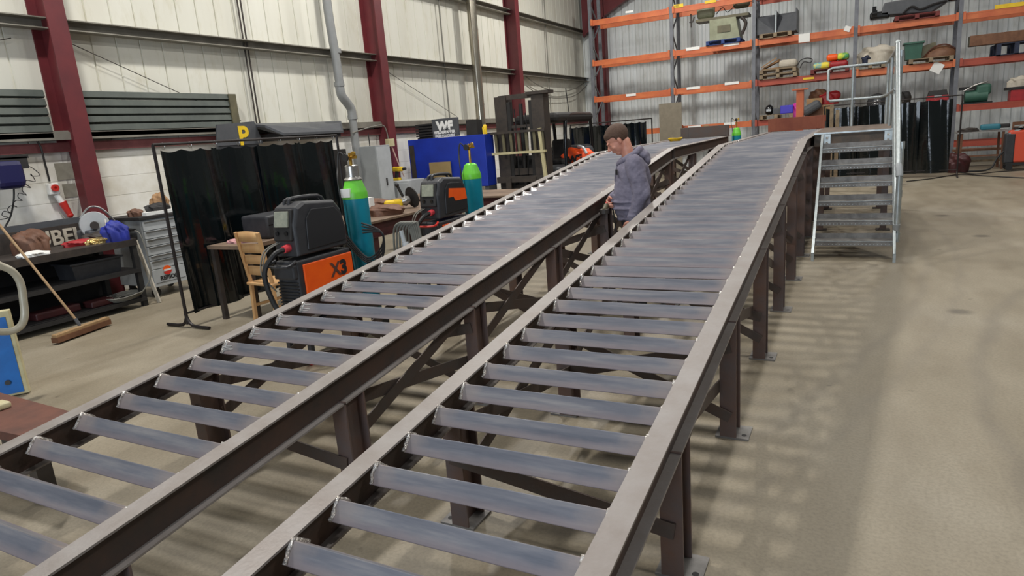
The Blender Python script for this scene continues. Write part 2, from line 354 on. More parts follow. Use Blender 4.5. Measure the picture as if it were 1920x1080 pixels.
def text(body, size, mt, parent, o, right, up, name='lettering', ext=.002, bold=.0, squeeze=1, align='LEFT'):
    """raised flat lettering: origin o, reading along right, upright along up (parent-local)"""
    cu = bpy.data.curves.new('t', 'FONT'); cu.body = body; cu.size = size; cu.extrude = ext; cu.offset = bold; cu.align_x = align
    to = bpy.data.objects.new('t', cu); COL.objects.link(to); bpy.context.view_layer.update()
    me = bpy.data.meshes.new_from_object(to.evaluated_get(bpy.context.evaluated_depsgraph_get()))
    bpy.data.objects.remove(to); bpy.data.curves.remove(cu)
    r = V(right).normalized(); u = V(up).normalized(); n = r.cross(u)
    for v in me.vertices: v.co = V(o) + r * v.co.x * squeeze + u * v.co.y + n * v.co.z
    me.materials.clear(); me.materials.append(M[mt])
    ob = bpy.data.objects.new(name, me); COL.objects.link(ob); ob.parent = parent
    return ob

# ------------------------------------------------------------------ the setting
LW, BW = -9.4, 24.9
S(MB().b2(LW - .3, 16, -7, BW + .3, -.2, 0).out('floor', 'floor'))
S(MB().b2(LW - .25, LW, -7, BW, 0, 2.0).out('wall_left', 'block'))
w = MB()                                    # ribbed cladding above the blockwork
prof = []; y = -7.0
while y < BW:
    for dy, dx in ((0, .02), (.328, .02), (.333, .004), (.348, .004), (.353, .02)): prof.append((y + dy, dx))
    y += .36
pts = [(LW - .04 + dx, yy, z) for z in (2.12, 8.6) for yy, dx in prof]; n = len(prof)
w.verts(pts, [(i, i + 1, n + i + 1, n + i) for i in range(n - 1)])
S(w.out('wall_left_cladding', 'clad'))
w = MB(); n = 0; pts = []; x = LW; prof = []
while x < 14:
    for dx, dy in ((0, 0), (.05, 0), (.085, -.04), (.185, -.04), (.22, 0)): prof.append((x + dx, dy))
    x += .25
n = len(prof); pts = [(a, BW + b, z) for z in (0, 9.4) for a, b in prof]
w.verts(pts, [(i, i + 1, n + i + 1, n + i) for i in range(n - 1)])
S(w.out('wall_back', 'corr'))
S(MB().b2(LW - .1, LW + .06, -7, BW, 2.0, 2.12).out('trim_1', 'darkmaroon'))
w = MB().b2(LW - .02, LW + .13, -7, BW, 2.15, 2.25); w.b2(LW - .02, LW + .10, -7, BW, 2.25, 2.27); S(w.out('trim_2', 'girt'))
for i, z in enumerate((3.6, 5.3, 7.0)):
    w = MB().extr([(-.09, -.07), (.08, -.07), (.08, -.055), (-.075, -.055), (-.075, .055), (.08, .055), (.08, .07), (-.09, .07)][::-1], (LW + .12, -7, z), (LW + .12, BW, z)); S(w.out('trim_%d' % (i + 3), 'girt'))
for i, y in enumerate((-1.25, 5.32, 11.95, 18.6)):
    w = MB().ibeam((LW + .18, y, 0), (LW + .18, y, 8.8), .24, .40, .02, .014, up=(1, 0, 0)); S(w.out('trim_%d' % (i + 8), 'maroon'))
w = MB().ibeam((-8.55, BW - .35, 0), (-8.55, BW - .35, 8.8), .3, .4, .02, .014, up=(1, 0, 0)); S(w.out('trim_12', 'maroon'))
w = MB().prism([(-9.2, BW - .5, 5.1), (-9.2, BW - .5, 8.2), (4, BW - .5, 9.6), (4, BW - .5, 9.2), (-6.6, BW - .5, 6.6), (-8.4, BW - .5, 5.7)], (0, .2, 0)); S(w.out('trim_13', 'maroon'))
for i, (ya, za, yb, zb) in enumerate(((5.6, 3.4, 8.2, 2.35), (4.9, 3.4, 2.0, 2.6), (12.3, 3.4, 15.2, 2.35))):
    S(MB().cyl((LW + .06, ya, za), (LW + .06, yb, zb), .006, seg=6).out('trim_%d' % (14 + i), 'dkmetal'))

# ------------------------------------------------------------------ the two ramps
SL, Z0, YC = .1085, .6 - .1085 * 1.43, 9.03
def zt(y): return Z0 + SL * min(y, YC)
YS = -2.7
LEGY = (1.05, 2.32, 3.60, 4.94, 6.27, 7.53, 8.85, 10.3, 11.9, 13.5)
def ramp_(label, xl, xr, yend, r0, sp):
    ox = (xl + xr) / 2; t = T('access_ramp', label, 'ramp', (ox, 0, 0), group=None)
    hh = .152; fw = .088
    for s_, x in ((-1, xl + fw / 2 - ox), (1, xr - fw / 2 - ox)):
        a, b, c = (x, YS, zt(YS) - hh / 2), (x, YC, zt(YC) - hh / 2), (x, yend, zt(YC) - hh / 2)
        w = MB(); pr = []
        A, B, C_, E_ = fw / 2, hh / 2, .0035, hh / 2 - .009
        prof = [(-A, -B), (A, -B), (A, -E_), (C_, -E_), (C_, E_), (A, E_), (A, B), (-A, B), (-A, E_), (-C_, E_), (-C_, -E_), (-A, -E_)]
        n = 12; pts = [V((q[0] + u, q[1], q[2] + v)) for q in (a, b, c) for u, v in prof]
        f = [(k * n + i, k * n + (i + 1) % n, k * n + n + (i + 1) % n, k * n + n + i) for k in (0, 1) for i in range(n)] + [tuple(range(n))[::-1], tuple(range(2 * n, 3 * n))]
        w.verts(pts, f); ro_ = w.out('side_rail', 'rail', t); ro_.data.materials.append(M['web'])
        for pg in ro_.data.polygons:  # web and downward faces take the steel with painted-in shade
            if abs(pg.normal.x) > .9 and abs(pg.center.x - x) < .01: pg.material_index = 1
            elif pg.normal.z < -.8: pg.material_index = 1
        xs = x + s_ * fw / 2
        w = MB().b2(x - fw / 2 + .002, x + fw / 2 - .002, YC - .006, YC + .006, zt(YC) - hh + .01, zt(YC) - .01); w.out('stiffener_plate', 'side', t)
        for y in LEGY:
            if y > yend: continue
            top = zt(y) - hh - .002
            lg = MB().ibeam((x, y, .012), (x, y, top + (.008 if y < YC else 0)), .088, .15, .010, .007, up=(0, 1, 0)).out('leg', 'leg', t)
            w = MB().box((x + s_ * .02, y + .01, .006), (.18, .17, .012)); w.out('base_plate', 'stairst', lg)
            w = MB().cyl((x + s_ * .08, y - .03, .0125), (x + s_ * .08, y - .03, .0135), .014, seg=10); w.out('bolt_hole', 'black', lg)
        ys = [y for y in LEGY if y <= yend]
        for k, (y0, y1) in enumerate(zip(ys, ys[1:])):
            if k == 0: continue
            h0, h1 = zt(y0) - hh, zt(y1) - hh
            xi = x - s_ * .036
            for p0, p1 in (((xi, y0 + .06, h0 * .55), (xi, y1 - .06, h1 - .03)), ((xi - s_ * .012, y0 + .06, h0 - .05), (xi - s_ * .012, y1 - .06, h1 * .45))):
                MB().bar(p0, p1, .008, .07).out('diagonal_brace', 'side', t)
    for k, y in enumerate(y for y in LEGY if y <= yend):
        h = zt(y) - hh; xa, xb = xl + .03 - ox, xr - .03 - ox; f = -.082
        s_ = 1 if k % 2 else -1
        MB().bar((xa, y + f, h * .55 + s_ * .12 * h), (xb, y + f, h * .6 - s_ * .2 * h), .008, .07).out('cross_brace', 'side', t)
        if h > .6: MB().bar((xa, y + f - .01, h * .85), (xb, y + f - .01, h * .2), .008, .06).out('cross_brace', 'side', t)
    # rungs: inverted angle bars, apex up
    xa, xb = xl + fw - .004 - ox, xr - fw + .004 - ox; Lr = xb - xa; lg_ = .076; th = .006
    c45 = math.cos(pi / 4)
    prof = [(0, 0), (-lg_ * c45, -lg_ * c45), (-lg_ * c45 + th * c45, -lg_ * c45 - th * c45), (0, -2 * th * c45), (lg_ * c45 - th * c45, -lg_ * c45 - th * c45), (lg_ * c45, -lg_ * c45)]
    def rungmesh():
        w = MB(); w.extr(prof, (xa, 0, 0), (xb, 0, 0), up=(0, 0, 1)); return w
    def weldmesh(seed, xx, sx):
        rnd = random.Random(seed); w = MB()
        ps = [V((xx + sx * rnd.uniform(0, .010), t_ * lg_ * c45, -abs(t_) * lg_ * c45 + .003)) for t_ in (-1, -.8, -.6, -.4, -.2, 0, .2, .5, .8, 1)]
        return w.tube(ps, [.005 + rnd.random() * .005 for _ in range(10)], 6)
    def patchmesh(seed, xx, sx):
        rnd = random.Random(seed); w = MB(); q = lambda X, t_: V((X, -t_ * lg_ * c45 - .0016, -t_ * lg_ * c45 + .0016)); pt = []
        x0 = xx + sx * .012; n = 7
        nt = rnd.randint(3, 5); rows = [(.06, 0)]; f = []
        ts = sorted(rnd.uniform(.1, .85) for _ in range(nt)); band = .014
        lv = [.06]; 
        for t_ in ts: lv += [t_, min(.97, t_ + .07)]
        lv.append(.97); lv = sorted(set(lv))
        for t_ in lv: pt += [q(x0, t_), q(x0 + sx * band, t_)]
        for k in range(len(lv) - 1): f.append((2 * k, 2 * k + 1, 2 * k + 3, 2 * k + 2))
        for k in range(1, len(lv) - 1, 2):
            ll = rnd.uniform(.02, .09); sk = rnd.uniform(-.12, .02); b_ = len(pt); pt += [q(x0 + sx * (band + ll), lv[k] + sk), q(x0 + sx * (band + ll), lv[k + 1] + sk - .02)]; f.append((2 * k + 1, b_, b_ + 1, 2 * k + 3))
        return w.verts(pt, f)
    def keep(w, nm, mt='weld'):
        q = w.out(nm, mt); d = q.data; bpy.data.objects.remove(q); return d
    wl = [keep(weldmesh(s, xa, 1), 'weld_bead') for s in range(5)]; wr = [keep(weldmesh(s + 9, xb, -1), 'weld_bead') for s in range(5)]
    pm = [keep(patchmesh(s, xa, 1), 'ground_patch', 'ground') for s in range(5)]; rm = keep(rungmesh(), 'rung', 'rung')
    def child(nm, me, par):
        o = bpy.data.objects.new(nm, me); COL.objects.link(o); o.parent = par; return o
    k = math.ceil((YS + .15 - r0) / sp)
    while r0 + k * sp < yend - .03:
        y = r0 + k * sp; o = child('rung', rm, t); md = o.modifiers.new('b', 'BEVEL'); md.width = .006; md.segments = 2; md.limit_method = 'ANGLE'; md.angle_limit = math.radians(60)
        if 1 < y < 11: child('weld_bead', wl[k % 5], o); child('weld_bead', wr[k % 5], o)
        if xl < -3 and 2.3 < y < 9: child('ground_patch', pm[k % 5], o)
        k += 1
        o.location = (0, y, zt(y) - .007); o.rotation_euler = (math.atan(SL) if y < YC else 0, 0, 0)
    return t
RL, RR = -1.61, -.54
ramp_('long steel ramp with welded rungs, nearest the stair platform on the right', RL, RR, 14.4, 1.268, .2115)
ramp_('long steel ramp with welded rungs, on the left beside the welding machines', -3.335, -2.17, 13.5, 1.413, .2128)
ZF = zt(YC)

# ------------------------------------------------------------------ stair platform
def stairs():
    X0, X1 = -.42, .42; Y0 = 8.52; R_, G = .2075, .26
    t = T('stair_platform', 'galvanised stair with open treads up to a brown plated platform and tube handrail', 'stairs', (0, 10.5, 0))
    o = V((0, 10.5, 0)); L_ = lambda *p: V(p) - o
    for x, s_ in ((X0, -1), (X1, 1)):
        zt_ = 7 * R_ - .02
        poly = [L_(x, Y0, 0), L_(x, Y0 + .22, 0), L_(x, Y0 + 1.95, zt_ - .14), L_(x, Y0 + 1.95, zt_), L_(x, Y0 + 1.72, zt_), L_(x, Y0, .1)]
        MB().prism(poly, (s_ * .012, 0, 0)).out('stringer', 'galv', t)
        w = MB(); w.bar(L_(x + s_ * .006, Y0 - .004, .0), L_(x + s_ * .006, Y0 - .004, .1), .03, .008, up=(0, 1, 0))
        w.bar(L_(x + s_ * .006, Y0 - .004, .1), L_(x + s_ * .006, Y0 + 1.72, zt_), .03, .008); w.out('stringer_edge_strip', 'galv', t)
    for k in range(6):
        y = Y0 + .2 + k * G; z = (k + 1) * R_
        w = MB().b2(X0, X1, y - 10.5, y + .25 - 10.5, z - .006, z); w.b2(X0, X1, y - 10.5, y + .004 - 10.5, z - .055, z - .004); w.b2(X0, X1, y + .246 - 10.5, y + .25 - 10.5, z - .004, z + .06)
        tr = w.out('tread', 'stairst', t)
        MB().b2(X0, X1, y - .003 - 10.5, y + .012 - 10.5, z, z + .004).out('nosing', 'galv', tr)
        w = MB()
        for i in range(20): w.cyl((X0 + .04 + i * .04, y - .002 - 10.5, z - .035), (X0 + .04 + i * .04, y - 10.5, z - .035), .006, seg=6)
        w.out('punched_holes', 'galv', tr)
    PY0, PY1, PZ = 10.32, 13.5, 1.45
    MB().b2(-.535, .46, PY0 - 10.5, PY1 - 10.5, PZ - .012, PZ).out('platform_plate', 'plat', t)
    MB().b2(-.535, .46, PY0 - .006 - 10.5, PY0 - 10.5, PZ - .016, PZ + .004).out('platform_edge_strip', 'galv', t)
    w = MB()
    for y in (PY0 + .03, PY1 - .05): w.ibeam((-.53, y - 10.5, PZ - .1), (.45, y - 10.5, PZ - .1), .07, .16)
    for x in (-.49, .41): w.ibeam((x, PY0 + .04 - 10.5, PZ - .1), (x, PY1 - .06 - 10.5, PZ - .1), .07, .16)
    w.out('platform_frame', 'plat', t)
    for x in (-.37, .37):
        w = MB().b2(x - .045, x + .045, PY0 - .012 - 10.5, PY0 - 10.5, PZ - .19, PZ - .02); br = w.out('bolted_bracket', 'galv', t)
        for dz in (-.07, -.14): MB().cyl((x, PY0 - .03 - 10.5, PZ + dz), (x, PY0 - .01 - 10.5, PZ + dz), .017, seg=8).out('bolt', 'weld', br)
    for x in (-.45, .38):
        for y in (10.9, 13.3):
            lg = MB().ibeam((x, y - 10.5, .012), (x, y - 10.5, PZ - .18), .08, .1, .008, .006, up=(0, 1, 0)).out('leg', 'leg', t)
            MB().box((x, y - 10.5, .006), (.18, .18, .012)).out('base_plate', 'dkmetal', lg)
    # handrails
    r = .024; q = lambda x, y, z: L_(x, y, z)
    MB().tube([q(.42, 10.15, 2.52), q(.42, 8.55, 1.08)], .028, 10).out('handrail', 'galv', t)
    MB().ball(q(.42, 10.15, 2.52), .036).out('rail_end_cap', 'galv', t)
    w = MB(); w.tube([q(.42, 8.57, 1.1), q(.43, 8.5, 1.03), q(.43, 8.48, .98)], .038, 10); w.out('elbow_fitting', 'grey', t)
    MB().tube([q(.43, 8.48, 1.0), q(.43, 8.48, .42)], .028, 10).out('rail_drop', 'galv', t)
    w = MB().tube([q(.43, 8.48, .45), q(.43, 8.49, .40), q(.43, 8.55, .40)], .036, 10); w.out('elbow_fitting', 'grey', t)
    MB().tube([q(.43, 8.55, .40), q(.42, 10.2, 1.88)], r, 10).out('mid_rail', 'galv', t)
    MB().tube([q(.46, 8.85, .18), q(.46, 8.85, 1.32)], r, 10).out('rail_post', 'galv', t)
    MB().tube([q(.46, 10.05, 1.2), q(.46, 10.05, 2.4)], r, 10).out('rail_post', 'galv', t)
    for y, z in ((8.85, .25), (8.85, .75), (8.85, 1.3), (10.05, 1.3), (10.05, 1.75), (10.05, 2.38)): MB().cyl(q(.455, y, z - .04), q(.455, y, z + .04), .034, seg=10).out('clamp_fitting', 'galv', t)
    for x, y in ((.43, 10.5), (.43, 11.9), (.43, 13.35), (-.1, 13.42)):
        MB().tube([q(x, y, PZ), q(x, y, 2.47)], r, 10).out('rail_post', 'galv', t)
    MB().tube([q(.43, 10.3, 2.47), q(.43, 13.3, 2.47), q(.38, 13.4, 2.47), q(-.42, 13.42, 2.47), q(-.49, 13.42, 2.44), q(-.49, 13.42, 1.94), q(-.45, 13.42, 1.91), q(.34, 13.42, 1.91), q(.43, 13.2, 1.93), q(.43, 10.3, 1.96)], r, 10).out('guard_rail', 'galv', t)
    return t
stairs()

def end_stop(parent_x0, parent_x1, y, m, h, name, ox):
    root = [o for o in bpy.data.objects if o.name.startswith('access_ramp') and abs(o.location.x - ox) < .01][0]
    w = MB().b2(parent_x0 - ox, parent_x1 - ox, y - .1, y, ZF, ZF + h); w.b2(parent_x0 + .05 - ox, parent_x0 + .15 - ox, y - .104, y - .1, ZF + .01, ZF + h - .01); w.b2(parent_x1 - .15 - ox, parent_x1 - .05 - ox, y - .104, y - .1, ZF + .01, ZF + h - .01)
    w.out('end_stop', m, root, .004)
end_stop(RL + .03, RR - .02, 14.39, 'rustbox', .25, 'r', (RL + RR) / 2)
end_stop(-3.1, -2.19, 13.49, 'side', .21, 'l', (-3.335 - 2.17) / 2)

# ------------------------------------------------------------------ pallet racking
RY, RD = 22.0, 1.0
UX = (-8.03, -5.33, -2.86, -.14, 2.32, 4.95)
LV = (1.62, 2.80, 3.97, 5.25)
rk = T('pallet_rack', 'tall orange-beamed pallet racking across the far wall', 'rack', (-1.5, RY + .5, 0))
ro = V((-1.5, RY + .5, 0))
for x in UX:
    w = MB()
    for yy in (RY + .05, RY + RD - .05): w.b2(x - .05 - ro.x, x + .05 - ro.x, yy - .045 - ro.y, yy + .045 - ro.y, 0, 6.6)
    u = w.out('upright', 'upright', rk)
    w = MB(); z = .2; k = 0
    while z < 6.2:
        a, b = (RY + .08 - ro.y, RY + RD - .08 - ro.y) if k % 2 else (RY + RD - .08 - ro.y, RY + .08 - ro.y)
        w.bar((x - ro.x, a, z), (x - ro.x, b, z + .62), .03, .04, up=(1, 0, 0)); z += .62; k += 1
    w.out('lattice_bracing', 'upright', u)
cols = (('orange', 'orange', 'redor', 'orange', 'redor'), ('orange', 'orange', 'redor', 'orange', 'redor'), ('orange', 'orange', 'orange', 'orange', 'orange'), ('orange', 'orange', 'redor', 'orange', 'orange'))
for li, z in enumerate(LV):
    for bi in range(5):
        for fy in (RY, RY + RD - .05):
            x0, x1 = UX[bi] + .05 - ro.x, UX[bi + 1] - .05 - ro.x; y0 = fy - ro.y
            w = MB().b2(x0, x1, y0 - .0, y0 + .05, z - .17, z - .0); w.b2(x0, x1, y0 - .004, y0, z - .04, z); w.b2(x0, x0 + .06, y0 - .06, y0, z - .17, z + .03); w.b2(x1 - .06, x1, y0 - .06, y0, z - .17, z + .03)
            w.out('beam', cols[li][bi], rk)
for fy in (RY, RY + RD - .05): MB().b2(UX[4] + .05 - ro.x, UX[5] - .05 - ro.x, fy - ro.y, fy + .05 - ro.y, .5, .64).out('beam', 'redor', rk)
# location labels and papers fixed on the beams
def card(px, py, w_, h_, m, name='location_card', tilt=0, txt=None):
    p = P(px, py, y=RY - .012); q = p - ro
    c = MB(); c.box((q.x, q.y, q.z), (w_, .004, h_), R=Matrix.Rotation(tilt, 3, 'Y')); o = c.out(name, m, rk)
    if txt: text(txt, h_ * .8, 'blacktx', o, (q.x - w_ / 2 + .02, q.y - .004, q.z - h_ * .3), (1, 0, 0), (0, 0, 1))
for a in ((1299, 91, .42, .09, 'white'), (1371, 83, .46, .08, 'white'), (1300, 165, .42, .08, 'white'), (1372, 156, .42, .08, 'white'), (1183, 178, .34, .08, 'white'), (1302, 238, .40, .08, 'white'), (1368, 232, .34, .08, 'white'), (1180, 22, .26, .06, 'white'), (1272, 11, .30, .10, 'yellow', 'location_card', 0, '500S'), (1332, 3, .34, .08, 'yellow'), (1893, 10, .62, .10, 'yellow'), (1516, 147, .3, .06, 'yellow'), (1508, 71, .30, .24, 'white', 'paper_notice'), (1589, 54, .16, .14, 'white', 'paper_notice', .4), (1757, 127, .26, .26, 'white', 'paper_notice', .5), (1324, 237, .16, .09, 'cardboard')): card(*a)

def pallet(x0, x1, zb, m, label, y=RY - .05, d=1.05, h=.14, group=None):
    t = T('pallet', label, 'pallet', ((x0 + x1) / 2, y + d / 2, zb), 0, 'pallets on the racking'); W = x1 - x0
    n = 6
    for i in range(n): MB().box((0, -d / 2 + .05 + i * (d - .1) / (n - 1), h - .01), (W, .1, .02)).out('deck_board', m, t)
    for xx in (-W / 2 + .05, 0, W / 2 - .05):
        for yy in (-d / 2 + .06, 0, d / 2 - .06): MB().box((xx, yy, h / 2), (.1, .12, h - .04)).out('block', m, t)
    w = MB()
    for xx in (-W / 2 + .05, 0, W / 2 - .05): w.box((xx, 0, .01), (.1, d, .02))
    w.box((0, -d / 2 + .03, .01), (W, .06, .02)); w.out('bottom_boards', m, t)
    return t
X = lambda px, py, y=RY: P(px, py, y=y).x
Z3, Z2, Z1 = LV[2], LV[1], LV[0]
BY = RY + .5
# band saw on blue pallet
x0, x1 = X(1324, 76), X(1388, 76); pallet(x0, x1, Z3, 'palletblue', 'blue pallet on the rack, under the pale green band saw')
xc = (x0 + x1) / 2; zb = Z3 + .14
t = T('band_saw', 'pale green metal-cutting band saw standing on a blue pallet high on the rack', 'saw', (xc, BY, zb))
w = MB().prism([(-.42, -.4, 0), (.48, -.4, 0), (.36, -.4, .62), (-.42, -.4, .62)], (0, .7, 0)); w.out('base_cabinet', 'machine', t, .01)
MB().b2(-.18, .2, -.42, -.4, .22, .42).out('access_panel', 'olive', t)
w = MB().b2(-.85, .72, -.35, .2, .62, .70); w.out('bed', 'olive', t)
w = MB(); w.rbox((-.58, -.1, .92), (.55, .25, .42), .12); w.out('wheel_guard', 'machine', t); w = MB(); w.rbox((.48, -.1, 1.08), (.5, .25, .42), .12); w.out('wheel_guard', 'olive', t)
MB().bar((-.4, -.1, 1.10), (.4, -.1, 1.22), .12, .08).out('bow_arm', 'olive', t)
w = MB().tube([(-1.05, -.3, .66), (-.95, -.3, .66), (-.9, -.3, .8)], .02); w.cyl((-1.0, -.3, .5), (-1.0, -.3, .9), .02); w.out('vice_handle', 'dkmetal', t)
w = MB().tube([(.5, -.3, .6), (.64, -.32, .4), (.52, -.3, .1)], .05, 8, 4); w.out('motor_hose', 'dkmetal', t)
MB().tube([(-.25, -.25, .78), (-.05, -.25, .95), (.1, -.25, .8), (.35, -.25, 1.0)], .012, 6, 5).out('coolant_hose', 'black', t)
# black bins
x0, x1 = X(1424, 60), X(1484, 60); pallet(x0, x1, Z3, 'pallet', 'pale wooden pallet on the rack, under the black double bin')
xa, xb = X(1417, 50), X(1492, 46); zb = Z3 + .14
t = T('storage_bin', 'black double storage bin with open front on a pale pallet high on the rack', 'bin', ((xa + xb) / 2, BY, zb)); W = (xb - xa) / 2
w = MB(); w.b2(-W, W, -.4, .45, 0, .02); w.b2(-W, W, .43, .45, 0, .62)
for x in (-W, 0, W): w.b2(x - .012, x + .012, -.4, .45, 0, .62)
w.prism([(-W, -.4, .02), (0, -.4, .02), (0, -.1, .5), (-W, -.4, .5)], (0, .01, 0)); w.prism([(0, -.4, .02), (W, -.4, .02), (W, -.4, .5), (0, -.1, .5)], (0, .01, 0)); w.out('shell', 'dgrey', t)
MB().b2(-.02, .02, -.42, -.4, 0, .6).out('front_divider', 'galv', t)
# roll on red pallet
x0, x1 = X(1678, 30), X(1762, 24); pallet(x0, x1, Z3, 'palletred', 'red-brown pallet on the rack, under the long dark machine bed')
xa, xb = X(1636, 22), X(1788, 8); t = T('machine_bed', 'long dark grey machine bed with black ends on the red-brown pallet, high on the rack', 'machine', ((xa + xb) / 2, BY, Z3 + .14)); W = (xb - xa) / 2
w = MB().prism([(-W * .8, -.3, .1), (W * .5, -.3, .02), (W * .9, -.3, .25), (W * .9, -.3, .48), (-W * .7, -.3, .42)], (0, .6, 0)); w.out('bed_casting', 'dgrey', t, .03)
w = MB(); w.rbox((-W * .8, -.1, .12), (.5, .4, .2), .06); w.cyl((-W, -.3, .16), (-W + .12, -.3, .16), .1); w.cyl((-W, 0, .3), (-W + .1, 0, .3), .1); w.out('end_fittings', 'blackg', t)
w = MB(); w.rbox((W * .85, -.1, .34), (.6, .4, .2), .08); w.out('end_housing', 'blackg', t)
w = MB().tube([(-.2, -.34, .08), (.0, -.36, .22), (.2, -.34, .12), (.5, -.36, .2), (.8, -.3, .25)], .03, 6, 4); w.out('hose', 'black', t)
# level with z 2.8
x0, x1 = X(1424, 146), X(1494, 138); h = .14
pallet(x0, x1, Z2, 'pallet', 'lower of two stacked grey wooden pallets on the rack'); pallet(x0, x1 - .02, Z2 + .145, 'pallet', 'upper of two stacked grey wooden pallets, carrying boards and a white sack')
zb = Z2 + .29
t = T('timber_offcuts', 'small heap of brown timber offcuts on the stacked grey pallets', 'wood', (X(1446, 120), BY, zb))
for i, (a, b) in enumerate((((-.3, -.2, .02), (.25, -.1, .04)), ((-.25, 0, .06), (.2, -.25, .22)), ((-.3, -.3, .08), (.1, -.2, .32)), ((-.28, .1, .08), (.2, .1, .3)))): MB().bar(a, b, .12, .03).out('board', 'cardboard', t)
w = MB(); w.rbox((0, 0, .12), (.52, .5, .24), .1); o = w.out('sack', 'cloth', loc=(X(1476, 120), BY - .1, zb)); tag(o, 'off-white sack lying on the upper grey pallet', 'sack')
w = MB().tube([(0, 0, .02), (.1, 0, .2), (.25, 0, .26), (.42, 0, .22), (.38, 0, .12), (.2, 0, .16), (.1, 0, .0)], .014, 6, 5); o = w.out('cable_hook', 'black', loc=(X(1492, 125), BY - .3, zb - .05)); tag(o, 'black bent cable sticking out beside the white sack', 'cable')
x0, x1 = X(1520, 132), X(1592, 126); pallet(x0, x1, Z2, 'palletred', 'maroon pallet on the rack, under the bright coloured sacks')
for i, (a, b, yy, m, lb, z_) in enumerate(((1524, 1556, 123, 'multi', 'blue and yellow printed sack on the maroon pallet', 0), (1554, 1590, 121, 'redm', 'red sack lying underneath the green and yellow one', 0), (1549, 1572, 114, 'orangep', 'orange sack beside the green and yellow one on the pile', .2), (1568, 1592, 113, 'multi2', 'green and yellow sack on top of the pile', .2))):
    xa, xb = X(a, yy), X(b, yy); w = MB(); w.rbox((0, 0, .095), (xb - xa, .5, .19), .08); tag(w.out('sack', m, loc=((xa + xb) / 2, BY - .2, Z2 + .14 + z_)), lb, 'sack', None)
x0, x1 = X(1604, 125), X(1660, 120); pallet(x0, x1, Z2, 'pallet', 'wooden pallet on the rack seen behind the platform guard rail')
def heap(name, m, loc, d, lab, cat, sd=1, n=14):
    rnd = random.Random(sd); ph = [rnd.uniform(0, 6) for _ in range(6)]
    w = MB(); b = w.bm; bmesh.ops.create_icosphere(b, subdivisions=4, radius=1)
    for v in b.verts:
        c = v.co.copy(); k = 1 + .14 * math.sin(3 * c.x + ph[0]) * math.cos(4 * c.y + ph[1]) + .10 * math.sin(7 * c.x + 5 * c.z + ph[2]) + .05 * math.sin(13 * c.y + 9 * c.z + ph[3])
        v.co = V((c.x * d[0] / 2 * k, c.y * d[1] / 2 * k, max(0, c.z * k * .5 + .5) * d[2] / 1.0))
        if c.z < -.2: v.co.z = 0
    w.sm = True; o = w.out(name, m, loc=loc); return tag(o, lab, cat)
heap('cloth_bundle', 'cloth', (X(1648, 112), BY - .2, Z2 + .14), (.95, .6, .5), 'pale crumpled cloth bundle on a pallet behind the stair handrail', 'cloth', 3)
heap('cloth_bundle', 'palletnavy', (X(1626, 120), BY - .25, Z2 + .14), (.4, .4, .28), 'small navy cloth bundle left of the pale crumpled one', 'cloth', 5)
x0, x1 = X(1704, 116), X(1788, 108); pallet(x0, x1, Z2, 'pallet', 'wooden pallet on the rack, under the green bin and the brown motor housing')
t = T('green_bin', 'dark green plastic bin with rim on the pallet right of the handrail post', 'bin', (X(1713, 100), BY - .2, Z2 + .14)); w = MB(); w.box((0, 0, .21), (.36, .5, .42), taper=1.18); w.out('bin_body', 'greenb', t); MB().box((0, 0, .43), (.5, .66, .04)).out('rim', 'greenb', t)
w = MB(); w.box((0, 0, .2), (.42, .4, .3), R=Matrix.Rotation(-.25, 3, 'Y')); w.box((0, -.205, .2), (.3, .01, .2), R=Matrix.Rotation(-.25, 3, 'Y')); tag(w.out('wooden_box', 'olive', loc=(X(1741, 96), BY - .1, Z2 + .15)), 'tilted olive wooden box beside the green bin', 'box')
t = T('motor_housing', 'brown domed motor housing lying on the pallet beside the tilted box', 'machine part', (X(1766, 100), BY - .2, Z2 + .14)); w = MB(); w.ball((0, 0, .0), (.42, .3, .3)); w.bm.verts.ensure_lookup_table()
for v in w.bm.verts: v.co.z = max(0, v.co.z)
w.out('dome', 'brwood', t); MB().tube([(-.4, -.1, .03), (-.2, -.2, .25), (.1, -.2, .3), (.4, -.1, .1)], .02, 6, 5).out('rib', 'rust', t)
x0, x1 = X(1868, 94), X(1945, 88); pallet(x0, x1, Z2, 'palletnavy', 'navy pallet on the right-hand rack bay, under the long dark timber', h=.3)
xa, xb = X(1818, 86), X(1960, 60); t = T('timber_baulk', 'long dark timber baulk resting on the navy pallet', 'wood', ((xa + xb) / 2, BY - .3, Z2 + .3)); L2 = (xb - xa) / 2
w = MB().b2(-L2, L2, -.2, .15, .01, .28); w.out('baulk', 'brwood', t, .01); MB().b2(-L2 - .004, -L2, -.19, .14, .02, .27).out('end_grain', 'olive', t)
# level with z 1.62
x0, x1 = X(1424, 218), X(1487, 212); pallet(x0, x1, Z1, 'pallet', 'low pale wooden pallet on the rack below, carrying the dark welding helmet')
zb = Z1 + .14
t = T('welding_helmet', 'shiny dark welding helmet standing on the low pale pallet', 'helmet', (X(1441, 208), BY - .3, zb)); w = MB(); w.ball((0, 0, .14), (.13, .16, .16)); w.out('shell', 'blackg', t); MB().b2(-.07, .07, -.17, -.15, .1, .17).out('visor', 'silver', t)
w = MB(); w.rbox((0, 0, .12), (.36, .4, .24), .02); tag(w.out('case', 'purple', loc=(X(1475, 202), BY - .3, zb)), 'small blue plastic case on the low pale pallet', 'case')
w = MB(); w.rbox((0, 0, .09), (.32, .3, .18), .02); tag(w.out('case', 'dgrey', loc=(X(1459, 206), BY - .3, zb)), 'dark grey case between helmet and blue case', 'case')
heap('plastic_bag', 'pink', (X(1493, 203), BY - .3, Z1), (.34, .3, .42), 'bright pink plastic bag behind the orange post', 'bag', 8)
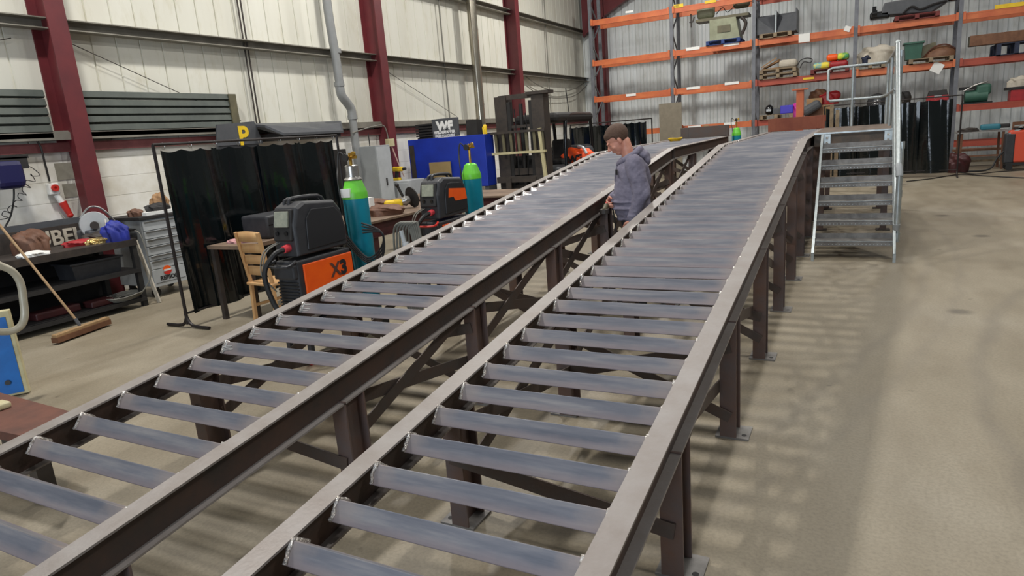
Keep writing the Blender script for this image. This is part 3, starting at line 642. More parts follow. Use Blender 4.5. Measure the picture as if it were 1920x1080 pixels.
w = MB(); w.rbox((0, 0, .0), (.55, .3, .28), .1, R=Matrix.Rotation(-.5, 3, 'Y')); t = w.out('machine_cover', 'dgrey', loc=(X(1521, 212), BY - .4, Z1 + .24)); tag(t, 'tilted dark grey rounded machine cover right of the orange post', 'cover')
for a, b, c, d_, m, lb in ((1527, 193, .42, .26, 'cardboard', 'upper cardboard box among the clutter on the low rack level'), (1549, 205, .34, .3, 'cardboard', 'lower cardboard box at the right of the clutter on the low rack level')):
    p = P(a, b, y=RY + .4); t = T('cardboard_box', lb, 'box', (p.x, RY + .4, Z1 if b > 200 else p.z - d_ / 2)); MB().box((0, 0, d_ / 2), (c, .35, d_)).out('carton', m, t); MB().b2(-.03, .03, -.177, -.174, 0, d_).out('tape', 'beige', t)
    if b < 200:
        w = MB().b2(-c / 2 - .04, c / 2 + .04, -.18, .2, -(p.z - d_ / 2 - Z1), -.005); tag(w.out('crate', 'brwood', loc=(p.x, RY + .4, p.z - d_ / 2)), 'dark brown crate under the upper cardboard box', 'crate')
heap('tangled_straps', 'redm', (X(1553, 192), BY + .1, Z1 + .31), (.55, .35, .38), 'tangled red straps heaped on the cardboard boxes', 'straps', 11)
heap('leather_bundle', 'brwood', (X(1532, 180), BY + .2, Z1 + .42), (.5, .35, .36), 'brown leather bundle on top of the cardboard clutter', 'bundle', 12)
t = T('wheel', 'black rubber wheel with pale hub standing on the low rack level behind the guard rail', 'wheel', (X(1645, 176), BY - .3, Z1)); w = MB().lathe([(.14, -.08), (.23, -.07), (.25, 0), (.23, .07), (.14, .08)], (0, 0, .25), (0, 1, 0)); w.out('tyre', 'rubber', t); w = MB().cyl((0, -.085, .25), (0, .08, .25), .11); w.out('hub', 'dgrey', t); w = MB()
for k in range(5): a = k * 1.257; w.cyl((math.cos(a) * .06, -.098, .25 + math.sin(a) * .06), (math.cos(a) * .06, -.085, .25 + math.sin(a) * .06), .018, seg=8)
w.out('wheel_bolts', 'whitetx', t)
w = MB().lathe([(.001, 0), (.2, 0), (.22, .1), (.19, .13), (.001, .14)]); tag(w.out('basin', 'yellow', loc=(X(1720, 183), BY - .3, Z1)), 'small yellow basin on the low rack level', 'basin')
heap('motor', 'black', (X(1690, 178), BY - .2, Z1), (.5, .4, .5), 'black motor with loose wires behind the stair handrail', 'motor', 15)
xa, xb = X(1739, 175), X(1780, 172); t = T('toolbox', 'dark red metal toolbox with black lid on the low rack level', 'toolbox', ((xa + xb) / 2, BY - .3, Z1)); W = xb - xa
MB().box((0, 0, .15), (W, .4, .30)).out('box_body', 'redm', t, .01); MB().box((0, 0, .37), (W * .92, .38, .14), taper=.85).out('lid', 'black', t, .01); MB().b2(-.09, .09, -.206, -.2, .24, .30).out('latch', 'silver', t)
xa, xb = X(1806, 182), X(1862, 178); t = T('compressor', 'dark green portable compressor on the right-hand rack bay', 'machine', ((xa + xb) / 2, BY - .3, Z1)); W = xb - xa
w = MB(); w.cyl((-W / 2 + .05, 0, .2), (W / 2 - .1, 0, .2), .17, seg=20); w.sm = True; w.out('tank', 'greenb', t); w = MB(); w.rbox((.12, 0, .36), (.36, .3, .3), .08); w.out('motor_cover', 'greenb', t); w = MB().tube([(-W / 2, -.15, .35), (-.1, -.18, .48), (.2, -.1, .56)], .02); w.out('handle', 'silver', t)
w = MB().b2(-W / 2, W / 2, -.2, .2, 0, .04); w.out('base', 'black', t); MB().bar((-W / 2 - .1, -.1, .42), (-W / 2 + .3, -.1, .42), .04, .08).out('handle_bar', 'black', t)
xa, xb = X(1888, 180), X(1945, 176); t = T('storage_crate', 'red crate with dark lid at the right end of the low rack level', 'crate', ((xa + xb) / 2, BY - .3, Z1)); MB().box((.03, 0, .14), (xb - xa - .1, .4, .28)).out('crate_body', 'redm', t, .01); MB().box((-.02, 0, .32), (xb - xa, .44, .07)).out('lid', 'black', t, .01)
heap('cloth_bundle', 'cloth', (X(1915, 165), BY - .3, Z1 + .355), (.5, .3, .26), 'pale cloth lying on the red crate lid', 'cloth', 19)
# leaning grey board, far bottles, posts
p = P(1256, 230, y=21.6); w = MB().b2(-.36, .36, -.02, .0, 0, P(1256, 193, y=21.6).z)
tag(w.out('sheet_board', 'mesh', loc=(p.x, 21.7, 0)), 'tall grey-brown perforated board standing at the foot of the racking', 'board')

# ------------------------------------------------------------------ welding screens
def screen(ax, ay, bx, by, label, htop=1.94, cz0=.14, n=9, curt=(.04, .97), seed=1, strings=True):
    a, b = V((ax, ay, 0)), V((bx, by, 0)); Lh = (b - a).length; d = (b - a).normalized(); nn = V((-d.y, d.x, 0))
    t = T('welding_screen', label, 'screen', (ax, ay, 0), math.atan2(d.y, d.x), 'welding curtains on tube frames')
    w = MB(); w.tube([(0, 0, .04), (0, 0, htop)], .017, 8); w.out('post', 'screenf', t)
    w = MB(); w.tube([(Lh, 0, .04), (Lh, 0, htop)], .017, 8); w.out('post', 'screenf', t)
    w = MB(); w.tube([(0, 0, htop), (Lh, 0, htop)], .015, 8); w.out('top_rail', 'screenf', t)
    w = MB(); w.tube([(0, 0, .16), (Lh, 0, .16)], .012, 8); w.out('bottom_rail', 'screenf', t)
    for x in (0, Lh):
        w = MB(); w.tube([(x, -.34, .02), (x, -.08, .03), (x, 0, .12), (x, 0, .2)], .018, 8, 3); w.tube([(x, .34, .02), (x, .08, .03), (x, 0, .12)], .018, 8, 3); w.out('foot', 'screenf', t)
    rnd = random.Random(seed); ph = [rnd.uniform(0, 6.3) for _ in range(5)]
    x0, x1 = curt[0] * Lh, curt[1] * Lh; np_ = max(2, round((x1 - x0) / .62)); wd = (x1 - x0) / np_
    for k in range(np_):
        ka = x0 + k * wd - .03; s_ = ph[k % 5]
        def f(u, v, ka=ka, s_=s_):
            x = ka + u * (wd + .06); A = .018 + .03 * (1 - v)
            return V((x, (.02 if k % 2 else -.005) + A * math.sin(u * 7 + s_ + 1.2 * v) + .012 * abs(math.sin(u * 8.5 + 3 * s_ + .7 * v)) ** .7 - .03 * (1 - v), cz0 + v * (htop - .06 - cz0) - .025 * abs(math.sin(u * 3 * pi)) * v ** 8))
        c = MB().grid(f, 60, 14).out('curtain_strip', 'pvc', t)
    w = MB()
    for i in range(np_ * 2 + 1):
        x = x0 + (x1 - x0) * i / (np_ * 2); w.tube([(x + .02 * math.cos(q), 0, htop - .02 + .035 * math.sin(q)) for q in [j * pi / 4 for j in range(8)]], .003, 5, 0, True)
    w.out('curtain_rings', 'silver', t)
    return t
screen(-6.35, 4.42, -6.35, 7.15, 'dark green welding curtain on a black tube frame behind the wooden chair', seed=2)
screen(-.75, 18.9, 2.12, 18.7, 'dark green welding curtain standing right behind the stair platform', seed=4, cz0=.1, curt=(.02, .93), htop=1.86)
q0 = P(1070, 245, y=17.2); q1 = P(1222, 226, y=16.6)
screen(q0.x, 17.2, q1.x, 16.6, 'dark welding curtain in the background, left of the man in the hoodie', seed=6, htop=1.9, curt=(.0, .92))
# ------------------------------------------------------------------ left: shelf bench and things on it
t = T('shelf_bench', 'long black steel workbench with two lower shelves against the white wall', 'workbench', (-8.38, 3.6, 0)); bo = V((-8.38, 3.6, 0))
w = MB().b2(-.4, .4, -2, 1.48, .82, .86); w.b2(.36, .41, -2, 1.48, .78, .86); w.out('worktop', 'dkmetal', t)
for z in (.47, .1): w = MB().b2(-.38, .4, -2, 1.46, z, z + .02); w.b2(.37, .41, -2, 1.46, z - .03, z + .02); w.out('shelf', 'black', t)
for x in (-.36, .37):
    for y in (-1.96, -.3, 1.44): MB().b2(x - .03, x + .03, y - .03, y + .03, 0, .82).out('leg', 'black', t)
w = MB().b2(-.42, -.40, -2, 1.5, .86, 1.17); w.out('back_board', 'dgrey', t); MB().b2(-.41, -.39, -2, 1.48, .08, .82).out('rear_panel', 'black', t)
def item(name, m, loc, lab, cat): return T(name, lab, cat, loc)
zb = .86
# letter board
t = T('letter_board', 'wooden board with big pale cut-out letters leaning at the back of the bench', 'sign', (-8.7, 4.5, zb)); w = MB().b2(-.02, 0, -.75, .62, 0, .24); w.out('board', 'dkmetal', t)
text('UBEL', .25, 'cloth', t, (.004, P(64, 440, x=-8.69).y - 4.5, .02), (0, 1, 0), (0, 0, 1), 'letters', .004, .006)
heap('work_bag', 'leather', (-8.45, P(55, 448, x=-8.45).y, zb), (.36, .34, .26), 'slumped brown work bag on the bench left of the letters', 'bag', 21)
heap('gold_foil', mat('gold_foil', (196, 158, 84), .25, .8, (232, 210, 150), 30, .7, .8, 40), (-8.2, 4.78, zb), (.2, .34, .07), 'crumpled gold foil at the front of the bench', 'foil', 23)
heap('red_cloth', 'redm', (-8.35, 4.62, zb), (.2, .42, .07), 'dark red rag lying behind the gold foil', 'rag', 24)
heap('paper_scrap', 'white', (-8.1, 3.95, zb), (.25, .3, .05), 'crumpled white paper at the left end of the bench', 'paper', 25)
heap('cable_heap', 'dkmetal', (-8.42, 5.0 - .1, zb), (.3, .36, .13), 'dark heap of hoses beside the disc saw', 'hoses', 26)
t = T('disc_saw', 'grey cut-off disc saw with round guard and tube handle on the bench', 'saw', (-8.55, 4.92, zb))
w = MB().lathe([(.001, -.03), (.16, -.03), (.17, 0), (.16, .03), (.001, .03)], (0.05, 0, .2), (.9, -.45, .1)); w.out('disc_guard', 'lgrey', t)
w = MB().cyl((.08, -.02, .2), (.13, -.05, .2), .05); w.out('hub', 'dkmetal', t); w = MB(); w.rbox((-.03, .0, .08), (.3, .26, .14), .03); w.out('motor_body', 'dgrey', t)
MB().tube([(-.05, -.1, .3), (0, 0, .42), (.04, .12, .4), (.06, .24, .24), (.06, .3, .1)], .012, 8, 5).out('tube_handle', 'silver', t); MB().cyl((.2, .02, .05), (.1, .12, .3), .012).out('lever', 'silver', t)
heap('blue_bag', mat('blue_fabric', (28, 44, 150), .6, 0, (18, 30, 110), 6, .6), (-8.1, 4.92, zb), (.24, .3, .24), 'bright blue cloth bag at the right corner of the bench', 'bag', 28)
t = T('crate', 'black plastic crate on the middle shelf of the bench', 'crate', (-8.25, 4.6, .49)); w = MB().box((0, 0, .09), (.34, .55, .18), taper=1.08); w.out('crate_body', 'blackp', t); MB().box((0, 0, .185), (.4, .64, .02)).out('rim', 'blackp', t)
w = MB(); w.rbox((0, 0, .045), (.22, .5, .09), .02); tag(w.out('tool_case', 'darkred', loc=(-8.25, 4.1, .12)), 'red tool case on the bottom shelf, left one', 'case')
w = MB(); w.rbox((0, 0, .04), (.2, .28, .08), .02); tag(w.out('tool_case', 'darkred', loc=(-8.15, 4.56, .12)), 'dark red flat case on the bottom shelf, right of the bright one', 'case')
w = MB()
for k in range(5): r = .14 + .01 * k; w.tube([(r * math.cos(a), 1.5 * r * math.sin(a), .015 + .012 * k + .01 * math.sin(3 * a)) for a in [j * pi / 8 for j in range(16)]], .007, 6, 0, True)
tag(w.out('cable_coil', 'cable', loc=(-8.12, 4.86, .12)), 'coil of pale cable on the bottom shelf', 'cable')
w = MB().tube([(.0, 0, .96), (.05, .03, .9), (.08, .05, .6), (.06, .04, .35), (-.02, -.08, .16)], .008, 6, 5); tag(w.out('hanging_cable', 'cable', loc=(-7.97, 5.08, 0)), 'pale cable hanging down the right end of the bench', 'cable')
# blue reel, cables, sockets
p = P(18, 318, x=-9.05); t = T('hose_reel', 'dark blue hose reel on a black bracket high on the left wall', 'reel', (-9.05, p.y - .05, p.z)); w = MB(); w.rbox((0, 0, -.05), (.24, .34, .36), .08); w.out('reel_case', mat('navy_plastic', (28, 28, 74), .4), t); w = MB().b2(-.3, .1, -.24, .24, .12, .16); w.b2(-.12, .1, -.2, .22, .0, .14); w.out('bracket', 'black', t)
c = [(-9.1, 4.55, 1.76), (-9.1, 4.75, 1.77), (-9.1, 4.88, 1.66)]
pxs = [(30, 310), (55, 312), (75, 328), (60, 330), (58, 326), (66, 340), (50, 338), (48, 345), (58, 352), (44, 350), (42, 358), (50, 366), (36, 362), (34, 370), (42, 376), (30, 376), (24, 384), (32, 388), (20, 386), (14, 394), (20, 400), (8, 396), (4, 404), (16, 408), (0, 412)]
w = MB().tube([P(a, b, x=-9.12) for a, b in pxs], .005, 6, 4); tag(w.out('coiled_cable', 'black'), 'thin black curly cable hanging below the blue reel', 'cable')
w = MB().tube([P(a, b, x=-9.15) for a, b in ((25, 340), (26, 372), (20, 405), (10, 425), (2, 445))], .01, 6, 4); tag(w.out('hanging_cable', 'rubber'), 'thick black cable dropping from the blue reel to the bench', 'cable')
p = P(101, 354, x=-9.32)
t = T('wall_socket', 'white wall socket with round red face and a red plug hanging below', 'socket', (-9.38, p.y, p.z)); w = MB(); w.rbox((.04, 0, 0), (.08, .13, .15), .015); w.out('socket_box', 'white', t)
w = MB().lathe([(.045, 0), (.045, .03), (.02, .03), (.018, .01)], (.08, 0, .01), (1, 0, 0)); w.out('socket_face', 'redp', t); w = MB().cyl((.05, .02, -.08), (.07, .06, -.2), .035); w.out('plug_collar', 'white', t); w = MB().cyl((.07, .06, -.18), (.09, .11, -.36), .05, .035); w.ball((.09, .11, -.36), .04); w.out('plug', 'redp', t)
w = MB().tube([P(a, b, x=-9.3) for a, b in ((64, 258), (76, 275), (84, 305), (93, 340))], .012, 6, 4); tag(w.out('supply_cable', 'black'), 'black supply cable running down to the wall socket', 'cable')
w = MB().tube([P(112, 398, x=-9.25), P(120, 408, x=-9.15), P(136, 422, x=-8.9), P(160, 432, x=-8.6)], .008, 6, 4); tag(w.out('plug_lead', 'cable'), 'thin pale lead from the red plug to the bench', 'cable')
for a, b, c_, d_, lb in ((122, 321, .24, .22, 'square grey repair patch on the white wall, the larger upper one'), (131, 357, .17, .18, 'square grey repair patch on the white wall, the smaller lower one')):
    p = P(a, b, x=LW); w = MB().box((0, 0, 0), (.006, c_, d_)); tag(w.out('wall_patch', mat('bare_render', (150, 146, 132), .9, 0, (132, 128, 116), 9, .6), loc=(LW + .004, p.y, p.z)), lb, 'patch')
# slatted panels behind the first column
def slat_panel(y0, y1, label):
    t = T('slatted_panel', label, 'panel', (LW + .1, (y0 + y1) / 2, 2.22)); h = (y1 - y0) / 2; w = MB()
    for k in range(5): z = .02 + k * .11; w.prism([(-.06, -h, z), (.0, -h, z), (.035, -h, z + .02), (.02, -h, z + .1), (-.06, -h, z + .105)], (0, 2 * h, 0))
    w.out('slats', 'shutter', t); MB().b2(-.07, .03, -h, h, -.04, .02).out('bottom_edge', 'girt', t)
    return t
slat_panel(-.5, 5.1, 'grey-green slatted panel on the wall left of the first maroon column')
t = slat_panel(5.54, 8.1, 'grey-green slatted panel on the wall right of the first maroon column'); MB().b2(-.06, .05, 1.14, 1.28, .0, .56).out('end_strip', 'olive', t)
# P sign, dark hood
t = T('letter_sign', 'dark grey sign with a yellow letter standing behind the curtain top', 'sign', (-9.05, 7.86, 1.95)); w = MB().prism([(0, -.46, 0), (0, .48, 0), (0, .36, .37), (0, -.40, .33)], (-.03, 0, 0)); w.out('sign_board', 'dgrey', t); text('P', .42, 'yellow', t, (.004, -.02, .0), (0, 1, 0), (0, 0, 1), 'letter', .004, .012)
MB().b2(-.1, -.03, -.4, .4, -.05, .08).out('ledge', 'dgrey', t)
t = T('extractor_hood', 'long black flat hood behind the welding curtain top', 'hood', (-8.95, 9.2, 2.0)); w = MB().prism([(-.35, -.95, .26), (.1, -.95, .2), (.3, -.75, .05), (.3, .75, .05), (.1, .95, .24), (-.35, .95, .26)], (0, 0, .04)); w.out('hood_top', 'dgrey', t); w = MB().b2(-.35, .25, -.72, .72, -.02, .1); w.out('hood_box', 'black', t)
# tool cabinet
t = T('tool_cabinet', 'grey rolling tool cabinet with drawers and an orange logo beside the bench', 'cabinet', (-8.59, 5.72, 0))
w = MB().b2(-.35, .34, -.37, .37, .16, 1.05); w.out('carcass', 'grey', t, .01); MB().b2(-.37, .37, -.39, .39, 1.05, 1.09).out('worktop', 'black', t, .006)
zz = 1.03
for k, h in enumerate((.13, .11, .10, .12, .07, .12, .24)):
    d_ = MB().b2(.34, .358, -.35, .35, zz - h + .006, zz - .004).out('drawer', 'lgrey', t, .003)
    if k < 6: MB().b2(.356, .372, -.33, .33, zz - .022, zz - .008).out('handle', 'silver', d_)
    zz -= h
    last = d_
for a, c_, y0 in ((.055, 'orangep', 0), (.0551, 'redp', -.006)):
    pass
LGY = P(312, 497, x=-8.23).y - 5.72
def disc(m, a0, a1, r, off): 
    pts = [(.36 + off, LGY + r * math.cos(a), .345 + r * math.sin(a)) for a in [a0 + (a1 - a0) * i / 16 for i in range(17)]]
    MB().prism(pts, (.002, 0, 0)).out('logo_mark', m, last)
disc('orangep', .35, pi - .1, .062, .001); disc('white', -.1, .35, .062, .001); disc('white', pi - .1, pi + .3, .062, .001); disc('redp', pi + .3, 2 * pi - .1, .062, .0015)
MB().b2(.3605, .3635, LGY - .05, LGY + .055, .335, .36).out('logo_mark', 'white', last)
text('REPSOL', .075, 'blacktx', last, (.36, LGY - .12, .225), (0, 1, 0), (0, 0, 1), 'lettering', .001, .003)
MB().b2(.3595, .362, LGY - .19, LGY + .25, .195, .199).out('underline', 'blacktx', last)
for x in (-.25, .25):
    for y in (-.28, .28): w = MB().cyl((x - .02, y, .06), (x + .02, y, .06), .06); w.b2(x - .03, x + .03, y - .03, y + .03, .06, .16); w.out('castor', 'black', t)
for k in range(3): MB().bar((-.1, -.42, .95 - k * .1), (.25, -.42, .93 - k * .1), .07, .03).out('side_tool_holder', 'black', t)
w = MB(); w.box((0, 0, .02), (.25, .42, .04)); tag(w.out('white_tray', 'white', loc=(-8.45, 5.72, 1.09)), 'flat white box on top of the tool cabinet', 'box')
heap('power_tool', 'black', (-8.45, 5.78, 1.13), (.14, .34, .1), 'black power tool lying on the white box', 'tool', 31)
heap('glove', 'leather', (-8.5, 5.48, 1.09), (.16, .2, .1), 'brown glove at the near end of the tool cabinet top', 'glove', 32)
heap('cardboard_scrap', 'cardboard', (-8.7, 6.0, 1.09), (.2, .24, .26), 'torn cardboard standing at the far end of the tool cabinet top', 'cardboard', 33)
MB_ = MB().bar((-7.95, 5.2, .0), (-8.12, 5.16, .82), .06, .02, up=(0, 1, 0)); tag(MB_.out('pale_strip', 'cloth'), 'pale wooden strip leaning between bench and tool cabinet', 'strip')
# broom
ha, hb = P(103, 640, z=.04), P(203, 604, z=.04); hm = (ha + hb) / 2
t = T('broom', 'wide broom with pale wooden handle leaning over the floor toward the bench', 'broom', (hm.x, hm.y, 0)); q = lambda p: V((p.x - hm.x, p.y - hm.y, p.z))
d = (hb - ha).normalized(); w = MB().bar(q(ha) + V((0, 0, .05)), q(hb) + V((0, 0, .05)), .065, .035); w.out('head', 'handle', t, .006)
w = MB().bar(q(ha) + V((0, 0, .008)), q(hb) + V((0, 0, .008)), .085, .055); w.out('bristles', 'brwood', t)
top = P(-25, 392, x=-8.02); mid = V((0, 0, .09)); w = MB().tube([mid, q(top)], .014, 10); w.out('handle', 'handle', t); MB().tube([mid + V((0, 0, -.02)), mid + (q(top) - mid).normalized() * .11], .02, 10).out('ferrule', 'dgrey', t)
# blue cabinet with tube handle, brown plate
a = P(56, 738, z=0); b = P(-14, 752, z=0); d = (b - a).normalized(); nrm = V((d.y, -d.x, 0)); nrm = nrm if nrm.dot(CP - a) < 0 else -nrm
t = T('blue_machine_cabinet', 'bright blue machine cabinet with cream edges and a bent tube handle', 'machine', (a.x, a.y, 0)); o = V((a.x, a.y, 0))
w = MB().prism([(0, 0, .01), d * .62 + V((0, 0, .01)), d * .62 + nrm * .07 + V((0, 0, .01)), nrm * .07 + V((0, 0, .01))], (0, 0, .70)); w.out('cabinet_body', 'cream', t, .006)
w = MB().prism([d * .03 - nrm * .006 + V((0, 0, .03)), d * .62 - nrm * .006 + V((0, 0, .03)), d * .62 - nrm * .006 + V((0, 0, .66)), d * .03 - nrm * .006 + V((0, 0, .66))], nrm * .01); w.out('front_panel', 'blue2', t)
w = MB().cyl(d * .12 - nrm * .02 + V((0, 0, .13)), d * .12 + V((0, 0, .13)), .02); w.out('knob', 'blackp', t)
hp = [P(px, py, x=a.x + .12) - o for px, py in ((-40, 470), (-5, 495), (22, 508), (38, 530), (44, 565), (46, 592), (38, 612), (15, 622), (-30, 620))]
MB().tube(hp, .028, 12, 4).out('tube_handle', 'ctube', t)
MB().tube([hp[0], d * .6 + V((0, 0, .5)), d * .5 + nrm * .03 + V((0, 0, .5))], .028, 10).out('handle_return', 'ctube', t)
zpl = .42
pl = [P(px, py, z=zpl) for px, py in ((-90, 706), (0, 736), (134, 772), (84, 826), (-90, 790))]; ctr = sum(pl, V()) / 5; o = V((ctr.x, ctr.y, 0))
t = T('steel_plate', 'thick rusty brown steel plate on trestles at the lower left', 'steel plate', o); w = MB().prism([p - o for p in pl], (0, 0, -.05)); w.out('plate', 'rust', t)
for i in (1, 3): c = (pl[i] * .7 + ctr * .3) - o; MB().b2(c.x - .04, c.x + .04, c.y - .04, c.y + .04, 0, .37).out('trestle_leg', 'dkmetal', t)
c = (pl[0] * .5 + ctr * .5) - o; MB().b2(c.x - .04, c.x + .04, c.y - .04, c.y + .04, 0, .37).out('trestle_leg', 'dkmetal', t)
p = P(2, 766, z=zpl); w = MB(); w.rbox((0, 0, .02), (.1, .08, .04), .015); tag(w.out('stone_chip', 'cream', loc=(p.x, p.y, zpl)), 'small pale block lying on the rusty plate', 'block')
# ------------------------------------------------------------------ chair and small table
t = T('wooden_chair', 'pale wooden ladder-back chair in front of the dark welding curtain', 'chair', (-5.46, 4.9, 0), math.radians(-6))
for s_ in (-1, 1):
    MB().bar((s_ * .18, -.19, 0), (s_ * .18, -.17, .46), .038, .038, up=(0, 1, 0)).out('leg', 'wood', t, .004); 
    MB().bar((s_ * .18, -.17, .45), (s_ * .18, -.25, 1.0), .038, .03, up=(0, 1, 0)).out('back_post', 'wood', t, .004)
    MB().bar((s_ * .19, .2, 0), (s_ * .19, .2, .43), .038, .038, up=(0, 1, 0)).out('leg', 'wood', t, .004)
    MB().bar((s_ * .185, -.18, .2), (s_ * .185, .2, .2), .018, .03).out('stretcher', 'wood', t)
MB().bar((-.18, .2, .26), (.18, .2, .26), .018, .03).out('stretcher', 'wood', t)
w = MB(); w.rbox((0, .01, .445), (.42, .44, .03), .01); w.out('seat', 'wood', t)
for k, z in enumerate((.58, .70, .82, .94)):
    yy = -.17 - (z - .45) * .145
    f = lambda u, v, z=z, yy=yy, k=k: V((-.175 + .35 * u, yy - .02 * math.sin(u * pi), z - .035 + (.095 if k == 3 else .085) * v + .012 * math.sin(u * pi) * v))
    MB().grid(f, 10, 1).out('back_slat', 'wood', t, solid=.014)
t = T('side_table', 'dark side table with pale top edge between the chair and the curtain', 'table', (-5.95, 5.4, 0))
MB().b2(-.3, .3, -.65, .65, .80, .84).out('table_top', 'tabletop', t)
for x in (-.26, .26):
    for y in (-.6, .6): MB().b2(x - .025, x + .025, y - .025, y + .025, 0, .80).out('leg', 'dkmetal', t)
t = T('equipment_case', 'black hard equipment case lying on the side table', 'case', (-5.95, 5.5, .84)); w = MB(); w.rbox((0, 0, .13), (.42, .66, .26), .03); w.out('shell', 'blackp', t); w = MB().b2(-.215, .215, -.315, .315, .15, .158); w.out('lid_seam', 'blackg', t)
for y in (-.18, .18): w = MB().b2(.208, .225, y - .03, y + .03, .12, .19); w.out('latch', 'blackp', t)
heap('pink_cloth', mat('pink_cloth', (190, 140, 140), .8), (-6.0, 4.98, .84), (.3, .2, .04), 'folded dusty pink cloth on the side table', 'cloth', 41)

# ------------------------------------------------------------------ welding machines
def welder(x, y, label, var, z0=.16):
    t = T('welding_machine', label, 'welding machine', (x, y, 0), 0, 'two-storey welding machines on trolleys'); hw = .13; L_ = .33; pz0, pz1 = z0 + .16, z0 + .66
    if var == 0: pz0, pz1 = .39, .89
    w = MB().b2(-hw - .04, hw + .04, -L_ - .05, L_ + .38, pz0 - .12, pz0 - .04); w.out('trolley_base', 'blackp', t, .01)
    for sx in (-1, 1):
        w = MB().lathe([(.001, -.025), (.09, -.025), (.11, 0), (.09, .025), (.001, .025)], (sx * .2, L_ + .2, .12), (1, 0, 0)); w.out('wheel', 'rubber', t)
        w = MB().cyl((sx * .14, -L_, .06), (sx * .1, -L_, .06), .06); w.out('castor', 'redp', t)
    w = MB()
    for sx in (-.12, .12):
        for yy in (-L_ + .02, L_ + .2): w.b2(sx - .02, sx + .02, yy - .02, yy + .02, .08, pz0 - .1)
    w.out('trolley_struts', 'blackp', t)
    ps = MB().rbox((0, 0, (pz0 + pz1) / 2), (2 * hw - .02, 2 * L_, pz1 - pz0), .02).out('power_source', 'blackp', t)
    w = MB(); w.rbox((hw - .004, .025, (pz0 + pz1) / 2 - .005), (.02, 2 * L_ - .07, pz1 - pz0 - .07), .008); w.out('orange_side_panel', 'orangep', t)
    w = MB(); w.rbox((-hw + .004, .05, (pz0 + pz1) / 2 - .005), (.02, 2 * L_ - .14, pz1 - pz0 - .07), .008); w.out('orange_side_panel', 'orangep', t)
    w = MB()
    for k in range(11): w.b2(-hw + .02, hw - .02, -L_ - .016, -L_ + .01, pz0 + .03 + k * .028, pz0 + .043 + k * .028)
    w.out('front_grille', 'black', t)
    w = MB(); w.rbox((0, -L_ - .015, pz1 - .09), (2 * hw - .03, .05, .12), .015); w.out('front_console', 'blackp', t)
    w = MB(); w.tube([(-hw + .02, -L_ - .0, pz1 - .0), (-hw + .02, -L_ - .09, pz1 - .03), (hw - .02, -L_ - .09, pz1 - .03), (hw - .02, -L_, pz1)], .012, 8, 3); w.out('front_handle', 'redp' if var else 'blackp', t)
    if var == 0:
        text('X', .17, 'rust', t, (hw + .009, .03, pz1 - .21), (0, 1, 0), (0, 0, 1), 'lettering', .001, .004); text('3', .17, 'blacktx', t, (hw + .009, .15, pz1 - .21), (0, 1, 0), (0, 0, 1), 'lettering', .001, .008)
        text('KEMPPI', .042, 'blacktx', t, (hw + .009, .11, pz1 - .30), (0, 1, 0), (0, 0, 1), 'lettering', .001, .002)
        w = MB().lathe([(.013, 0), (.02, 0), (.02, .002), (.013, .002)], (hw + .008, .085, pz1 - .286), (1, 0, 0)); w.out('round_logo', 'blacktx', t)
    else:
        MB().b2(hw + .006, hw + .009, -.2, -.12, pz1 - .17, pz1 - .06).out('label_plate', 'white', t)
    # feeder: hood-shaped body
    fz = pz1 + .03; F = MB(); pr = [(-.30, 0), (.30, 0), (.31, .16), (.27, .33), (.20, .41), (-.16, .44), (-.25, .40), (-.30, .26)]
    n = len(pr); pts = [];
    for sx, k in ((-hw, 1), (-hw + .02, 1.0), (hw - .02, 1.0), (hw, 1)):
        sh = .02 if abs(sx) == hw else 0
        pts += [V((sx, py_ * (1 - .06 * (sh > 0)), fz + (.01 if sh and pz < .1 else 0) + pz * (1 - (.05 if sh else 0)))) for py_, pz in pr]
    f = [(a * n + i, a * n + (i + 1) % n, a * n + n + (i + 1) % n, a * n + n + i) for a in range(3) for i in range(n)] + [tuple(range(n))[::-1], tuple(range(3 * n, 4 * n))]
    F.verts(pts, f); fd = F.out('wire_feeder', 'blackp', t, .008)
    pr2 = [(-.19, .04), (.27, .05), (.275, .15), (.23, .30), (.17, .355), (-.10, .37), (-.17, .30)]
    MB().prism([(hw, a, fz + b) for a, b in pr2], (.010, 0, 0)).out('side_door', mat('dark_door_plastic', (34, 35, 38), .45), fd, .006)
    if var:
        MB().prism([(hw + .011, -.12, fz + .21), (hw + .011, -.02, fz + .21), (hw + .011, .02, fz + .16), (hw + .011, .26, fz + .16), (hw + .011, .24, fz + .28), (hw + .011, -.10, fz + .31)], (.003, 0, 0)).out('orange_flash', 'redp' if 0 else 'orangep', fd)
    R_ = Matrix.Rotation(-.18, 3, 'X')
    w = MB(); w.rbox((0, -.292, fz + .26), (.2, .03, .26), .012, R=R_); w.out('front_bezel', 'black', fd)
    w = MB(); w.rbox((0, -.305, fz + .31), (.15, .02, .13), .006, R=R_); w.out('display', 'lens', fd)
    for sx in (-.05, .05): w = MB().cyl((sx, -.33, fz + .195), (sx, -.30, fz + .2), .018); w.out('knob', 'blackg', fd)
    w = MB(); w.tube([(0, -.20, fz + .42), (0, -.16, fz + .465), (0, .14, fz + .455), (0, .2, fz + .40)], .016, 8, 3); w.tube([(-.05, -.2, fz + .42), (-.05, -.16, fz + .46), (-.05, .14, fz + .45), (-.05, .2, fz + .40)], .014, 8, 3); w.out('top_handle', 'blackp', fd)
    w = MB().cyl((.03, -.27, fz + .08), (.03, -.36, fz + .07), .036, .03, 14); w.out('torch_connector', 'pinkred', fd)
    w = MB().tube([(.03, -.35, fz + .07), (.0, -.44, fz + .04), (-.05, -.52, fz - .1), (-.02, -.50, fz - .35), (.06, -.44, fz - .55), (.02, -.3, max(.06, fz - .75))], .022, 8, 6); w.out('torch_cable', 'rubber', fd)
    w = MB()
